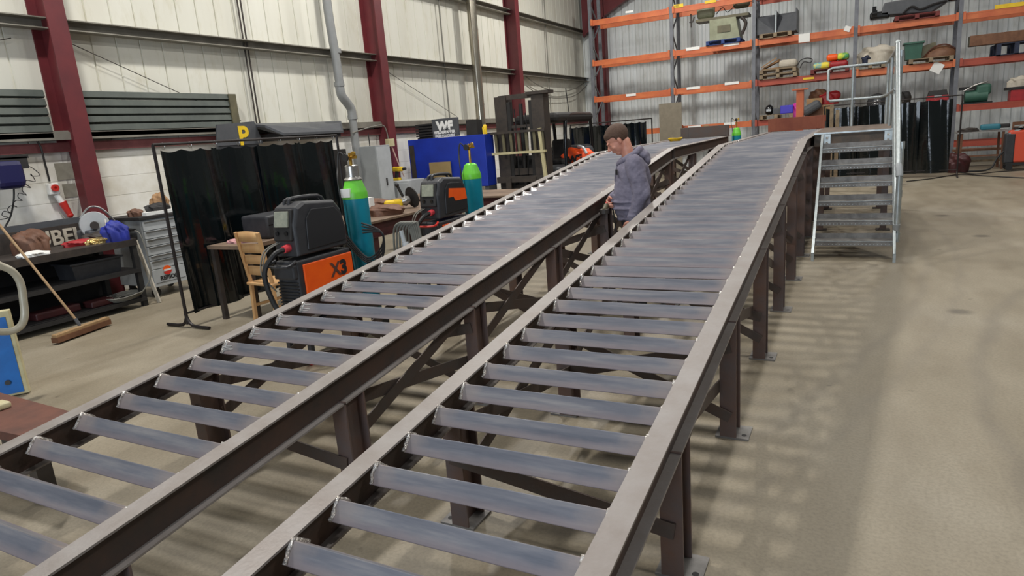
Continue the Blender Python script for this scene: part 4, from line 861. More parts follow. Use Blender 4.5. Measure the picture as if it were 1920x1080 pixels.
    for k in range(2): w.tube([(-.06 - .03 * k, -.29, fz + .12), (-.1 - .03 * k, -.42, fz + .06), (-.12 - .02 * k, -.47, fz - .12), (-.1, -.38, fz - .28)], .006, 6, 6)
    w.out('control_cables', 'cable', fd)
    return t
welder(-4.14, 4.18, 'black and orange welding machine marked X3 beside the wooden chair', 0)
welder(-4.11, 6.25, 'black welding machine with orange flash on its side, the farther one by the brown table', 1, z0=.24)
def cylinder(x, y, zt_, label, r=.117, zb=.16, reg=True, rot=0):
    t = T('gas_cylinder', label, 'gas cylinder', (x, y, zb), rot, 'teal gas cylinders'); h = zt_ - zb
    MB().lathe([(r * .9, 0), (r, .02), (r, h - .18)]).out('body', 'teal', t)
    MB().lathe([(r + .001, h - .18), (r + .001, h - .13), (r * .96, h - .11), (r * .66, h - .01), (r * .5, h), (.045, h + .01)]).out('shoulder', 'green', t)
    if reg:
        MB().lathe([(r * .72, h - .01), (r * .74, h + .0), (.062, h + .02), (.062, h + .12), (.05, h + .13)]).out('valve_guard', 'silver', t)
        MB().b2(-.07, .04, -r - .004, -r * .8, h - .16, h - .08).out('paper_label', 'white', t)
    w = MB().cyl((0, 0, h), (0, 0, h + .24), .014); w.cyl((-.06, 0, h + .2), (.07, 0, h + .2), .015); w.cyl((.0, -.06, h + .2), (0, -.03, h + .2), .024); w.cyl((.05, -.02, h + .23), (.05, .0, h + .23), .022); w.out('regulator', 'brass', t)
    w = MB().cyl((0, -.075, h + .2), (0, -.06, h + .2), .036); w.out('gauge', 'black', t)
    w = MB().tube([(-.06, 0, h + .2), (-.11, -.02, h + .25), (-.12, -.05, h + .12), (-.07, -.13, h - .05), (-.04, -.13, h - .5), (0, -.14, .2)], .008, 6, 6); w.out('gas_hose', 'rubber', t)
    return t
cylinder(-4.17, 4.84, 1.47, 'teal gas cylinder with lime green shoulder behind the machine marked X3')
cylinder(-4.17, 7.0, 1.455, 'teal gas cylinder with lime green shoulder behind the farther welding machine', reg=False)
p = P(1381, 236, y=17.5); cylinder(p.x, 17.5, 1.5, 'small teal and green gas cylinder far off between the two ramp ends', r=.11, zb=0, reg=False)
# cables hanging behind the first machine
w = MB()
for k in range(6): a = k * .035; w.tube([(-.1 + a, 0, .9), (-.12 + a, .03, .45 - .03 * k), (0 + a * .5, .05, .02 + .02 * k), (.12 + a * .5, .03, .5), (.1 + a * .6, 0, .96), (0 + a, -.02, 1.02)], .012, 6, 5, True)
tag(w.out('cable_bundle', 'cable', loc=(-3.86, 5.08, 0)), 'thick bundle of grey cable loops hanging behind the nearer cylinder', 'cables')
t = T('power_plug', 'pale grey industrial plug hanging from the cable loops', 'plug', (-3.76, 4.98, .8)); w = MB().cyl((0, 0, .05), (.03, 0, -.07), .03, .045); w.out('plug_body', 'lgrey', t); w = MB().cyl((-.01, 0, .05), (-.03, 0, .16), .02); w.out('cord_grip', 'lgrey', t)
w = MB()
for k in range(4): a = k * .03; w.tube([(-.25, .0, .9 + a), (-.05, .02, .72 + a * .6), (.1, .06, .78 + a), (.12, .06, 1.0), (-.05, 0, 1.1 - a)], .009, 6, 5)
tag(w.out('hose_bundle', 'rubber', loc=(-3.95, 4.68, -.02)), 'black hoses looped between the machine marked X3 and its cylinder', 'hoses')
# ------------------------------------------------------------------ steel tables
def table(x0, x1, y0, y1, z, label, mt='tabletop', ap='darkred', legs=((.1, .1), (.9, .1), (.1, .9), (.9, .9)), lw=.12):
    t = T('work_table', label, 'table', ((x0 + x1) / 2, (y0 + y1) / 2, 0)); a, b = (x1 - x0) / 2, (y1 - y0) / 2
    MB().b2(-a, a, -b, b, z - .03, z).out('table_top', mt, t, .004)
    w = MB()
    for s_ in (-1, 1): w.ibeam((s_ * (a - .06), -b + .03, z - .12), (s_ * (a - .06), b - .03, z - .12), .08, .18); w.ibeam((-a + .1, s_ * (b - .05), z - .12), (a - .1, s_ * (b - .05), z - .12), .08, .18)
    w.out('frame', ap, t)
    for u, v in legs: MB().b2(-a + 2 * a * u - lw / 2, -a + 2 * a * u + lw / 2, -b + 2 * b * v - lw / 2, -b + 2 * b * v + lw / 2, 0, z - .21).out('leg', ap, t)
    return t
table(-6.28, -5.22, 6.15, 8.5, .86, 'long dark red steel table with scarred brown top behind the nearer cylinder')
table(-7.0, -4.75, 9.0, 10.1, .86, 'brown steel table in front of the forklift')
zt_ = .86
p = P(752, 392, z=zt_); t = T('angle_grinder', 'big angle grinder with black disc and yellow body on the dark red table', 'grinder', (p.x, p.y, zt_), .9)
w = MB(); w.lathe([(.001, -.008), (.15, -.008), (.15, .008), (.001, .008)], (.18, 0, .15), (.9, .3, .2)); w.out('disc', 'black', t); w = MB(); w.rbox((-.1, 0, .08), (.26, .12, .12), .04); w.out('body', 'yellow', t); w = MB().lathe([(.05, 0), (.075, .05), (.05, .12)], (.02, 0, .1), (1, 0, .2)); w.out('gear_head', 'silver', t); w = MB().cyl((.06, 0, .14), (-.02, .0, .34), .02); w.ball((-.02, 0, .34), .03); w.out('side_handle', 'black', t)
p = P(722, 402, z=zt_); heap('leather_gloves', 'leather', (p.x, p.y, zt_), (.5, .45, .13), 'brown leather gloves beside the big grinder', 'gloves', 51)
p = P(704, 398, z=zt_); heap('leather_apron', 'leather', (p.x - .2, p.y + .25, zt_), (.6, .5, .16), 'crumpled dark leather apron behind the gloves', 'apron', 52)
p = P(640, 392, z=zt_); t = T('small_grinder', 'small yellow grinder at the left end of the dark red table', 'grinder', (-6.2, 6.5, zt_), .2); w = MB(); w.rbox((0, 0, .05), (.26, .08, .08), .03); w.out('body', 'yellow', t); w = MB().cyl((.14, 0, .02), (.14, 0, .09), .05); w.out('head', 'silver', t)
w = MB().box((0, 0, .11), (.14, .1, .22), taper=.9); tag(w.out('white_box', 'white', loc=(-5.9, 7.1, zt_)), 'small white box standing behind the nearer cylinder', 'box')
p = P(612, 340, z=1.2); t = T('drawer_rack', 'black plastic parts rack with open bins seen at the right edge of the curtain', 'rack', (-7.1, 7.75, 0)); w = MB().b2(-.22, .22, -.16, .16, 0, 1.75); w.out('rack_back', 'black', t)
for k in range(7): w = MB().b2(-.2, .2, -.24, -.16, .55 + k * .16, .63 + k * .16); w.out('bin', 'dgrey', t)
# ------------------------------------------------------------------ wall-side equipment
x0, x1 = P(664, 300, y=10.8).x, P(706, 300, y=10.8).x; zt2 = P(690, 274, y=10.8).z
t = T('electrical_cabinet', 'tall plain grey electrical cabinet under the grey wall pipe', 'cabinet', ((x0 + x1) / 2, 11.0, 0)); W = (x1 - x0) / 2
MB().b2(-W, W, -.2, .28, .1, zt2).out('cabinet_body', 'grey', t, .01); MB().b2(W, W + .012, -.18, .26, .14, zt2 - .03).out('door', 'lgrey', t); MB().b2(W + .012, W + .03, .02, .05, .95, 1.1).out('door_handle', 'black', t); MB().b2(-W, W, -.2, .28, 0, .1).out('plinth', 'black', t)
w = MB().tube([(0, 0, zt2), (0, 0, zt2 + .25)], .01); w.out('conduit', 'black', t)
t = T('pale_cabinet', 'low pale cabinet beside the second maroon column', 'cabinet', (-8.75, 11.72, 0)); MB().b2(-.22, .4, -.3, .3, 0, 1.0).out('cabinet_body', 'lgrey', t, .01); MB().b2(-.2, .38, -.31, -.3, .1, .95).out('door', 'lgrey', t, .004); MB().b2(.3, .33, -.33, -.31, .6, .75).out('door_handle', 'black', t)
t = T('hand_drill', 'yellow and black cordless drill on the low pale cabinet', 'drill', (-8.72, 11.6, 1.0)); w = MB(); w.rbox((0, 0, .24), (.26, .09, .1), .03); w.out('motor_body', 'yellow', t); w = MB(); w.rbox((-.05, 0, .12), (.07, .07, .2), .02, R=Matrix.Rotation(.2, 3, 'Y')); w.out('grip', 'black', t); w = MB(); w.rbox((-.05, 0, .03), (.16, .1, .06), .01); w.out('battery', 'yellow', t); w = MB().cyl((.13, 0, .24), (.2, 0, .24), .03); w.out('chuck', 'black', t)
p = P(727, 268, x=-8.98); t = T('junction_box', 'small beige junction box with cables on the second maroon column', 'junction box', (-8.97, p.y - .0, p.z)); w = MB(); w.rbox((.05, 0, 0), (.1, .2, .16), .01); w.out('box', 'cream', t); w = MB().tube([(.06, -.05, .06), (.06, -.15, .35), (.02, -.5, .35), (-.1, -1.0, .25)], .012, 6, 5); w.out('conduit', 'cable', t); w = MB().tube([(.06, .03, -.07), (.08, .15, -.4), (.1, .3, -.75)], .014, 6, 5); w.out('lead', mat('pale_pink_lead', (206, 176, 166), .5), t)
# wall pipes
pp = [P(a, b, x=-9.12) for a, b in ((606, -60), (615, 20), (630, 110), (637, 160))]; w = MB().tube(pp, .085, 16, 3); t = T('vent_pipe', 'grey plastic vent pipe with an offset bend on the left wall', 'pipe', (-9.12, pp[-1].y, 0)); o = t.location.copy()
w.xf(Matrix.Translation(-o)); w.out('upper_pipe', 'pipeg', t)
pb = [P(a, b, x=-9.12) - o for a, b in ((636, 158), (640, 178), (650, 192), (658, 204), (661, 220))]; w = MB().tube(pb, .09, 16, 3); w.out('offset_bend', 'pipeg', t)
pc = [P(a, b, x=-9.12) - o for a, b in ((660, 214), (669, 290))]; w = MB().tube([pc[0], pc[1], V((pc[1].x, pc[1].y, .9))], .08, 16); w.out('lower_pipe', 'pipeg', t); w = MB()
for c_ in (pb[0], pb[-1], P(630, 96, x=-9.12) - o): w.cyl(c_ - V((0, 0, .04)), c_ + V((0, 0, .04)), .1, seg=16)
w.sm = True; w.out('pipe_socket', 'pipeg', t)
t = T('flue_pipe', 'shiny stainless flue pipe rising up the left wall behind the blue panel', 'pipe', (-9.05, 15.95, 0)); w = MB().tube([(0, 0, 0), (0, 0, 8.4)], .125, 20); w.out('flue', 'steelp', t)
for z in (2.6, 3.5, 4.5, 5.5): w = MB().cyl((0, 0, z), (0, 0, z + .05), .13, seg=20); w.sm = True; w.out('joint_band', 'steelp', t)
for i, (px, yb) in enumerate(((441, 8.53), (449, 8.6))): tag(MB().tube([(LW + .06, yb, 2.3), (LW + .06, yb, 8.4)], .014, 6).out('wall_conduit', 'dkmetal'), ('thin dark conduit rising up the wall past the panel end, left of a pair', 'thin dark conduit rising up the wall past the panel end, right of a pair')[i], 'conduit')
tag(MB().tube([(LW + .06, 14.85, 2.2), (LW + .06, 14.85, 8.4)], .02, 6).out('wall_conduit', 'cable'), 'grey conduit on the wall between the second column and the shiny flue', 'conduit')
tag(MB().tube([(LW + .08, 21.3, 2.1), (LW + .08, 21.3, 8.4)], .02, 6).out('wall_conduit', 'cable'), 'grey conduit on the wall behind the forklift roof', 'conduit')
w = MB().tube([P(a, b, x=LW + .1) for a, b in ((984, 142), (1010, 160), (1045, 172), (1080, 165), (1108, 145))], .015, 6, 5); tag(w.out('slack_cable', 'cable'), 'slack cable looping along the wall, upper of two', 'cable')
w = MB().tube([P(a, b, x=LW + .1) for a, b in ((986, 160), (1012, 178), (1045, 184), (1080, 178), (1108, 152))], .015, 6, 5); tag(w.out('slack_cable', 'cable'), 'slack cable looping along the wall, lower of two', 'cable')
# blue cabinet with sign on top
YB = 12.6; x0, x1 = P(768, 300, y=YB).x, P(912, 300, y=YB).x; zt3 = P(840, 257, y=YB).z; xm, W = (x0 + x1) / 2, (x1 - x0) / 2
t = T('blue_guard_panel', 'large bright blue machine guard below the white lettered sign', 'machine guard', (xm, YB + .2, 0)); MB().b2(-W, W, -.2, .2, .72, zt3).out('blue_panel', 'blue', t, .01)
MB().b2(-W + .04, -W + .16, -.22, -.2, .1, zt3 - .12).out('side_strip', 'dkmetal', t); w = MB().b2(-W, -W + .1, -.18, .18, 0, .72); w.b2(W - .1, W, -.18, .18, 0, .72); w.out('legs_frame', 'dgrey', t)
w = MB().b2(-.95 * W, -.55 * W, -.21, -.2, .2, .7); w.out('mesh_infill', 'dgrey', t)
p = P(818, 350, y=YB - .3); w = MB().b2(-.28, .28, -.03, .0, 0, P(818, 305, y=YB - .3).z); tag(w.out('beige_board', 'beige', loc=(p.x, YB - .05, 0)), 'plain beige board leaning on the blue machine guard', 'board')
t = T('lettered_sign', 'dark grey sign with big white letters standing on the blue machine guard', 'sign', (P(831, 240, y=YB).x, YB + .1, zt3)); W2 = .34; hh = P(831, 223, y=YB + .1).z - zt3; R_ = Matrix.Rotation(-.05, 3, 'Y')
w = MB().box((0, 0, hh / 2 + .01), (2 * W2, .05, hh)); w.out('sign_board', 'dgrey', t, .004)
text('WF', .27, 'whitetx', t, (-.21, -.027, .155), (1, 0, 0), (0, 0, 1), 'lettering', .001, .018, 1.0)
text('WELDERFABBER', .088, 'whitetx', t, (-.30, -.027, .085), (1, 0, 0), (0, 0, 1), 'lettering', .001, .004, .86); text('100,000 FOLLOWERS', .068, 'whitetx', t, (-.29, -.027, .015), (1, 0, 0), (0, 0, 1), 'lettering', .001, .003, .84)
w = MB()
for k in range(7): a = pi * k / 6; w.verts([(.04 + .1 * math.cos(a), -.029, .155 + .12 * math.sin(a)), (.04 + .018 * math.cos(a + .5), -.029, .155 + .03), (.04 - .018 * math.cos(a), -.029, .15)], [(0, 1, 2)])
w.out('spark_emblem', 'dgrey', t)
t = T('louvred_box', 'black louvred box to the left of the lettered sign', 'box', (P(789, 240, y=YB).x, YB + .22, zt3)); w = MB().b2(-.2, .22, -.1, .1, 0, .03)
for k in range(5): w.b2(-.22, .22, -.12, .12, .05 + k * .06, .085 + k * .06)
w.b2(-.18, .18, -.06, .06, 0, .33); w.out('louvres', 'black', t)
w = MB().box((0, 0, .16), (.28, .25, .32), taper=.94); tag(w.out('black_box', 'black', loc=(P(883, 240, y=YB).x, YB + .15, zt3)), 'plain dark box on the right end of the blue machine guard', 'box')
p = P(905, 246, y=YB); heap('yellow_clamp', 'yellow', (p.x, YB + .1, zt3), (.1, .1, .2), 'small yellow clamp at the right corner of the blue machine guard', 'clamp', 61)
# ------------------------------------------------------------------ forklift
FX = -6.43; t = T('forklift', 'dark forklift with tall mast, load grille and black overhead guard', 'forklift', (FX, 14.6, 0)); yf = -1.6
for sx in (-1, 1):
    m_ = MB().b2(sx * .44 - .14, sx * .44 + .14, yf, yf + .30, .12, 2.58).out('mast_channel', 'dkmetal', t); MB().b2(sx * .26 - .04, sx * .26 + .04, yf + .02, yf + .14, .2, 2.45).out('inner_channel', 'black', m_)
for z, h in ((2.5, .1), (1.9, .06), (.9, .14), (.5, .18)): MB().b2(-.5, .5, yf + .03, yf + .12, z, z + h).out('mast_crossmember', 'dkmetal', t)
MB().b2(.2, .72, yf - .05, yf + .25, 2.56, 2.62).out('mast_top_plate', 'dkmetal', t)
MB().b2(-.42, .42, yf + .22, yf + .26, .35, 1.3).out('dark_gap_fill', 'black', t)  # dark sheet added to fill the gap between the mast channels
w = MB(); w.tube([(0, yf + .1, .4), (0, yf + .1, 2.4)], .045, 10); w.out('lift_cylinder', 'black', t)
w = MB(); w.tube([(-.12, yf + .02, .9), (-.1, yf + .02, 1.6), (-.14, yf + .05, 2.3)], .014, 6, 4); w.tube([(.1, yf + .02, .9), (.16, yf + .02, 1.6), (.12, yf + .05, 2.2)], .014, 6, 4); w.out('hydraulic_hose', 'rubber', t)
MB().b2(-1.5, .62, yf - .14, yf - .06, 1.36, 1.41).out('carriage_bar', 'cream', t); MB().b2(-.95, .62, yf - .14, yf - .06, 1.8, 1.85).out('carriage_bar', 'dkmetal', t); MB().b2(-.6, .6, yf - .12, yf - .02, .75, .88).out('carriage_bar', 'dkmetal', t)
for k in range(9): x = -.92 + k * .185; MB().bar((x, yf - .1, 1.40), (x - .01, yf - .1, 1.83), .06, .03, up=(0, 1, 0)).out('grille_bar', 'olive', t)
MB().bar((.62, yf - .1, .2), (.5, yf - .1, 1.86), .07, .06, up=(0, 1, 0)).out('grille_post', 'cream', t); MB().bar((-.85, yf - .1, .2), (-.93, yf - .1, 1.86), .07, .06, up=(0, 1, 0)).out('grille_post', 'cream', t)
for sx in (-1, 1): w = MB().b2(sx * .3 - .06, sx * .3 + .06, yf - .16, yf - .12, .05, .85); w.b2(sx * .3 - .06, sx * .3 + .06, yf - 1.15, yf - .12, .05, .09); w.out('fork', 'dkmetal', t)
w = MB(); w.rbox((0, .25, .62), (1.1, 2.3, .75), .1); w.out('chassis', 'dgrey', t); w = MB(); w.rbox((0, 1.2, .95), (1.1, .6, .9), .15); w.out('counterweight', 'dgrey', t)
for sx in (-1, 1):
    for yy, r in ((-.9, .3), (1.0, .26)): w = MB().lathe([(.14, -.1), (r, -.09), (r, .09), (.14, .1)], (sx * .5, yy, r), (1, 0, 0)); wh = w.out('tyre', 'rubber', t); w = MB().cyl((sx * .42, yy, r), (sx * .58, yy, r), .14, seg=14); w.out('wheel_hub', 'olive', wh)
w = MB(); w.rbox((0, .35, 1.05), (.5, .5, .14), .05); w.out('seat', 'black', t); w = MB(); w.rbox((0, .62, 1.32), (.48, .14, .5), .06); w.out('seat_backrest', 'black', t)
w = MB(); w.tube([(.0 + .18 * math.cos(a), -.35 + .1 * math.sin(a), 1.25 + .14 * math.sin(a)) for a in [k * pi / 8 for k in range(16)]], .016, 8, 0, True); w.cyl((0, -.35, 1.25), (0, -.7, .95), .02); w.out('steering_wheel', 'blackg', t)
for sx in (-1, 1): w = MB(); w.tube([(sx * .5, -.35, .9), (sx * .5, -.32, 1.7), (sx * .5, -.25, 2.0), (sx * .5, -.1, 2.1), (sx * .5, 1.1, 2.12), (sx * .5, 1.35, 2.0), (sx * .5, 1.45, 1.0)], .045, 10, 4); w.out('guard_post', 'blackg', t)
w = MB(); w.rbox((0, .35, 2.07), (1.1, 2.3, .22), .1); w.out('roof', 'black', t)
w = MB().cyl((.25, .6, 2.18), (.2, .6, 2.75), .012); w.out('aerial', 'black', t)
YC2 = 15.6
p = P(1085, 292, y=YC2 - .45)
t = heap('hi_vis_jacket', 'hivis', (p.x - .02, YC2 - .42, .78), (.80, .36, .56), 'bright orange work jacket with black letters draped over the rear of the forklift', 'jacket', 72)
text('WF', .24, 'blacktx', t, (-.2, -.20, .20), (1, 0, .12), (0, 0, 1), 'lettering', .004, .012)
w = MB().tube([(.02, -.02, .6), (.18, -.12, .56), (.28, -.17, .42)], .035, 8, 4); w.out('reflective_band', 'silverc', t); w = MB(); w.rbox((-.05, .05, .46), (.42, .14, .09), .03); w.out('dark_collar', 'black', t)
# yellow lead on far deck, orange post
w = MB()
for k in range(4): w.tube([((.09 + .01 * k) * math.cos(a), (.12 + .02 * k) * math.sin(a), .01 + .014 * k + .006 * math.sin(3 * a)) for a in [j * pi / 8 for j in range(16)]], .009, 6, 0, True)
p = P(1263, 262, z=ZF); tag(w.out('cable_coil', 'yellow', loc=(-3.02, 12.6, ZF - .012)), 'yellow cable coil lying on the far level deck of the left ramp', 'cable')
yp = 16.5; p = P(1500, 200, y=yp); zt4 = P(1500, 169, y=yp).z
t = T('jib_post', 'bright orange steel post with a flat top plate beyond the right ramp', 'post', (p.x, yp, 0)); MB().ibeam((0, 0, .02), (0, 0, zt4), .15, .15, up=(0, 1, 0)).out('post', 'orange', t); MB().b2(-.16, .16, -.14, .14, zt4, zt4 + .03).out('top_plate', 'orange', t); MB().b2(-.2, .2, -.2, .2, 0, .02).out('base_plate', 'orange', t)
for i, (a, h, lb) in enumerate(((1559, 196, 'taller grey timber post standing behind the platform'), (1570, 206, 'shorter grey timber post standing behind the platform'))):
    p = P(a, 225, y=17.6); w = MB().b2(-.04, .04, -.04, .04, 0, P(a, h, y=17.6).z); tag(w.out('timber_post', 'pallet', loc=(p.x, 17.6, 0)), lb, 'post')
# ------------------------------------------------------------------ right background corner
t = T('tool_table', 'small steel table with tools near the far wall on the right', 'table', (2.75, 20.6, 0)); zt5 = .95
MB().b2(-.5, .55, -.35, .35, zt5 - .03, zt5).out('table_top', 'silver', t)
for x in (-.42, .47):
    for y in (-.3, .3): MB().bar((x, y, 0), (x * .96, y, zt5 - .03), .05, .05, up=(0, 1, 0)).out('leg', 'brwood', t)
MB().bar((-.42, -.3, .35), (.47, -.3, .35), .04, .04).out('cross_bar', 'brwood', t)
t = T('electric_saw', 'teal and black electric saw lying on the small steel table', 'saw', (2.95, 20.5, zt5)); w = MB(); w.rbox((0, 0, .09), (.42, .2, .14), .05); w.out('body', mat('teal_plastic', (40, 110, 126), .45), t); w = MB(); w.rbox((.28, 0, .1), (.24, .1, .1), .03); w.out('handle', 'black', t)
heap('tool_heap', 'dkmetal', (2.5, 20.5, zt5), (.42, .3, .1), 'dark heap of hand tools left of the teal saw', 'tools', 81)
t = T('brown_chair', 'dark brown ladder-back chair against the far wall on the right', 'chair', (3.75, 21.1, 0), pi)
for sx in (-1, 1): MB().b2(sx * .2 - .02, sx * .2 + .02, .18, .22, 0, .45).out('leg', 'brwood', t); MB().b2(sx * .2 - .02, sx * .2 + .02, -.22, -.18, 0, 1.1).out('back_post', 'brwood', t)
MB().b2(-.22, .22, -.22, .22, .43, .47).out('seat', 'brwood', t)
for z in (.6, .75, .9, 1.02): MB().b2(-.19, .19, -.21, -.19, z, z + .08).out('back_slat', 'brwood', t)
t = T('low_bench', 'low brown wooden bench in front of the far wall on the right', 'bench', (3.05, 21.4, 0)); MB().b2(-.75, .75, -.2, .2, .42, .47).out('seat_plank', 'brwood', t)
for x in (-.65, .65): MB().b2(x - .04, x + .04, -.18, .18, 0, .42).out('leg', 'brwood', t)
MB().b2(-.65, .65, -.03, .03, .12, .17).out('stretcher', 'pallet', t)
heap('dark_red_bag', 'darkred', (2.25, 19.9, 0), (.5, .5, .46), 'dark red bag on the floor at the right edge of the far curtain', 'bag', 83)
a = P(1883, 320, z=0); t = T('welding_machine', 'orange and black wheeled welding machine at the right edge of the picture', 'welding machine', (a.x + .45, a.y + .2, 0)); 
w = MB(); w.rbox((0, 0, .56), (.8, .26, .78), .05); w.out('case', 'redorange', t); w = MB(); w.rbox((-.37, 0, .52), (.2, .28, .7), .03); w.out('front_grille', 'blackp', t); MB().bar((-.4, 0, .86), (-.15, 0, 1.0), .24, .05).out('front_handle', 'lgrey', t); MB().b2(-.3, .35, -.12, .12, .96, 1.0).out('top_cover', 'black', t)
MB().b2(-.44, .42, -.16, .16, .12, .18).out('trolley_base', 'black', t)
for x in (-.36, .34):
    for sy in (-1, 1): w = MB().cyl((x, sy * .15 - .02, .075), (x, sy * .15 + .02, .075), .075); w.out('wheel', 'rubber', t)
text('X3', .2, 'blacktx', t, (-.02, -.134, .5), (1, 0, 0), (0, 0, 1), 'lettering', .001, .006)
w = MB().tube([V((-.42, -.02, .5)), V((-.6, -.1, .3)), V((-.75, -.2, .05)), V((-1.2, -.3, .02))], .02, 8, 5); w.out('torch_cable', 'rubber', t)
for i, pts in enumerate((((1700, 340), (1745, 335), (1800, 327), (1850, 330), (1930, 334)), ((1790, 322), (1830, 326), (1870, 322), (1935, 318)))):
    w = MB().tube([P(u, v, z=.015) for u, v in pts], .012, 6, 5); tag(w.out('floor_cable', 'rubber'), ('black cable on the floor in front of the far curtain', 'black cable on the floor under the small steel table')[i], 'cable')
# ------------------------------------------------------------------ the man
def capsule(w, a, b, ra, rb, seg=20):
    a, b = V(a), V(b); w.cyl(a, b, ra, rb, seg); w.ball(a, ra, 18); w.ball(b, rb, 18)
def ecaps(w, pts, seg=24):
    """lofted body of ellipses: (centre, half-depth f, half-width l)"""
    rings = []
    for c, a, b in pts: rings.append([w.bm.verts.new(V(c) + V((-a * math.cos(2 * pi * k / seg), b * math.sin(2 * pi * k / seg), 0))) for k in range(seg)])
    for p, q in zip(rings, rings[1:]):
        for k in range(seg): w.bm.faces.new((p[k], p[(k + 1) % seg], q[(k + 1) % seg], q[k]))
    w.bm.faces.new(rings[0][::-1]); w.bm.faces.new(rings[-1])
def remesh(w, name, m, parent, vox, smooth=6, disp=0, dsc=.1):
    me = bpy.data.meshes.new('r'); bmesh.ops.recalc_face_normals(w.bm, faces=w.bm.faces); w.bm.to_mesh(me); w.bm.free()
    o = bpy.data.objects.new('r', me); COL.objects.link(o)
    r = o.modifiers.new('r', 'REMESH'); r.mode = 'VOXEL'; r.voxel_size = vox
    s = o.modifiers.new('s', 'SMOOTH'); s.factor = .5; s.iterations = smooth
    if disp:
        tx = bpy.data.textures.new('c', 'CLOUDS'); tx.noise_scale = dsc; tx.noise_depth = 2
        d = o.modifiers.new('d', 'DISPLACE'); d.texture = tx; d.strength = disp; d.mid_level = .5
    bpy.context.view_layer.update()
    m2 = bpy.data.meshes.new_from_object(o.evaluated_get(bpy.context.evaluated_depsgraph_get()))
    bpy.data.objects.remove(o); m2.materials.clear(); m2.materials.append(M[m])
    for p in m2.polygons: p.use_smooth = True
    ob = bpy.data.objects.new(name, m2); COL.objects.link(ob); ob.parent = parent; return ob
# local frame: forward = -X, his left = -Y (towards the camera), up = Z
def F(f, l, u): return V((-f, -l, u))
man = T('person', 'young man in a grey hoodie bending his head over a tool between the two ramps', 'person', (-1.89, 6.15, 0), math.radians(20))
# joints
LS, LE, LWr = F(-.01, .185, 1.42), F(-.07, .235, 1.14), F(.03, .235, .90)
RS, RE, RWr = F(.0, -.185, 1.42), F(.0, -.225, 1.15), F(.215, -.05, 1.075)
HC_ = F(.125, .0, 1.632); HS = 1.1; Rh = Matrix.Rotation(math.radians(-24), 3, 'Y') @ Matrix.Rotation(math.radians(0), 3, 'Z')
hd = lambda f, l, u: HC_ + Rh @ F(f * HS, l * HS, u * HS)
Rh = Matrix.Rotation(-math.radians(36), 3, 'Y') * 1.0     # nod forward (towards -X)
w = MB()
w.ball(hd(-.012, 0, .035), (.108, .083, .099), 24, Rh); w.ball(hd(.02, 0, -.02), (.081, .072, .104), 24, Rh)
w.ball(hd(.045, 0, -.085), (.042, .042, .034), 18, Rh)                  # chin
w.ball(hd(.085, 0, .022), (.016, .055, .012), 14, Rh)                   # brow
capsule(w, hd(.088, 0, .008), hd(.112, 0, -.026), .009, .013, 12); w.ball(hd(.100, .011, -.03), .009, 10); w.ball(hd(.100, -.011, -.03), .009, 10)   # nose
w.ball(hd(.086, 0, -.052), (.012, .024, .007), 12, Rh); w.ball(hd(.084, 0, -.063), (.012, .021, .007), 12, Rh)   # lips
for s_ in (1, -1):
    w.ball(hd(.052, s_ * .042, -.03), (.03, .022, .03), 12, Rh)         # cheeks
    w.ball(hd(-.012, s_ * .076, -.008), (.018, .009, .032), 14, Rh); w.ball(hd(-.004, s_ * .072, -.03), (.011, .008, .014), 10, Rh)
capsule(w, hd(-.035, 0, -.05), F(.015, 0, 1.42), .056, .064)              # neck
ecaps(w, [(F(0, 0, 1.46), .05, .09), (F(0, 0, 1.42), .085, .17), (F(.0, 0, 1.3), .10, .17), (F(0, 0, 1.12), .09, .15), (F(0, 0, .96), .10, .16), (F(0, 0, .86), .09, .15)])
for s_, sh, el, wr in ((1, LS, LE, LWr), (-1, RS, RE, RWr)):
    capsule(w, sh, el, .05, .038); capsule(w, el, wr, .038, .027)
LEGS = []
for s_ in (1, -1):
    hip, kn, an = F(0, s_ * .09, .90), F(.03, s_ * .10, .50), F(-.02, s_ * .105, .09)
    capsule(w, hip, kn, .085, .055); capsule(w, kn, an, .055, .038); capsule(w, an + V((0, 0, -.04)), F(.13, s_ * .12, .03), .036, .028); LEGS.append((hip, kn, an, s_))
def hand(w, wr, d, side, palm, curl, thumb):
    """wr wrist, d forward direction of the palm, side = across the knuckles towards the thumb, palm = palm normal"""
    d, side, palm = V(d).normalized(), V(side).normalized(), V(palm).normalized(); L_ = .085
    for k in range(5): w.ball(wr + d * (.012 + k * .018), (.02, .02, .02), 10)
    for k, o_ in enumerate((.030, .010, -.010, -.029)):
        kn = wr + d * (L_ + (.004, .008, .003, -.008)[k]) + side * o_; capsule(w, wr + d * .01 + side * o_ * .45, kn, .0125, .0105, 10)
        ln = (.040, .044, .041, .032)[k]; cur = kn; a = curl * .5
        for j in range(3):
            a2 = a + curl * j * .75; dd = d * math.cos(a2) + palm * math.sin(a2); nx = cur + dd * ln * (1, .68, .55)[j]; capsule(w, cur, nx, .0098 - j * .0009, .009 - j * .0009, 10); cur = nx
    b = wr + d * .022 + side * .022; m_ = b + (d * .55 + side * .7 + palm * thumb).normalized() * .04; e = m_ + (d * .85 + side * .1 + palm * (thumb + .25)).normalized() * .032; f_ = e + (d * .9 + palm * (thumb + .4)).normalized() * .024
    capsule(w, b, m_, .015, .012, 10); capsule(w, m_, e, .0115, .0105, 10); capsule(w, e, f_, .0105, .009, 10)
hand(w, LWr, F(.25, -.02, -1), F(.95, .1, .25), F(.1, -1, 0), .55, .35)
hand(w, RWr, F(.30, .86, -.30), F(.25, .2, .9), F(-.75, .35, -.1), .95, .5)
remesh(w, 'body', 'skin', man, .0052, 3)
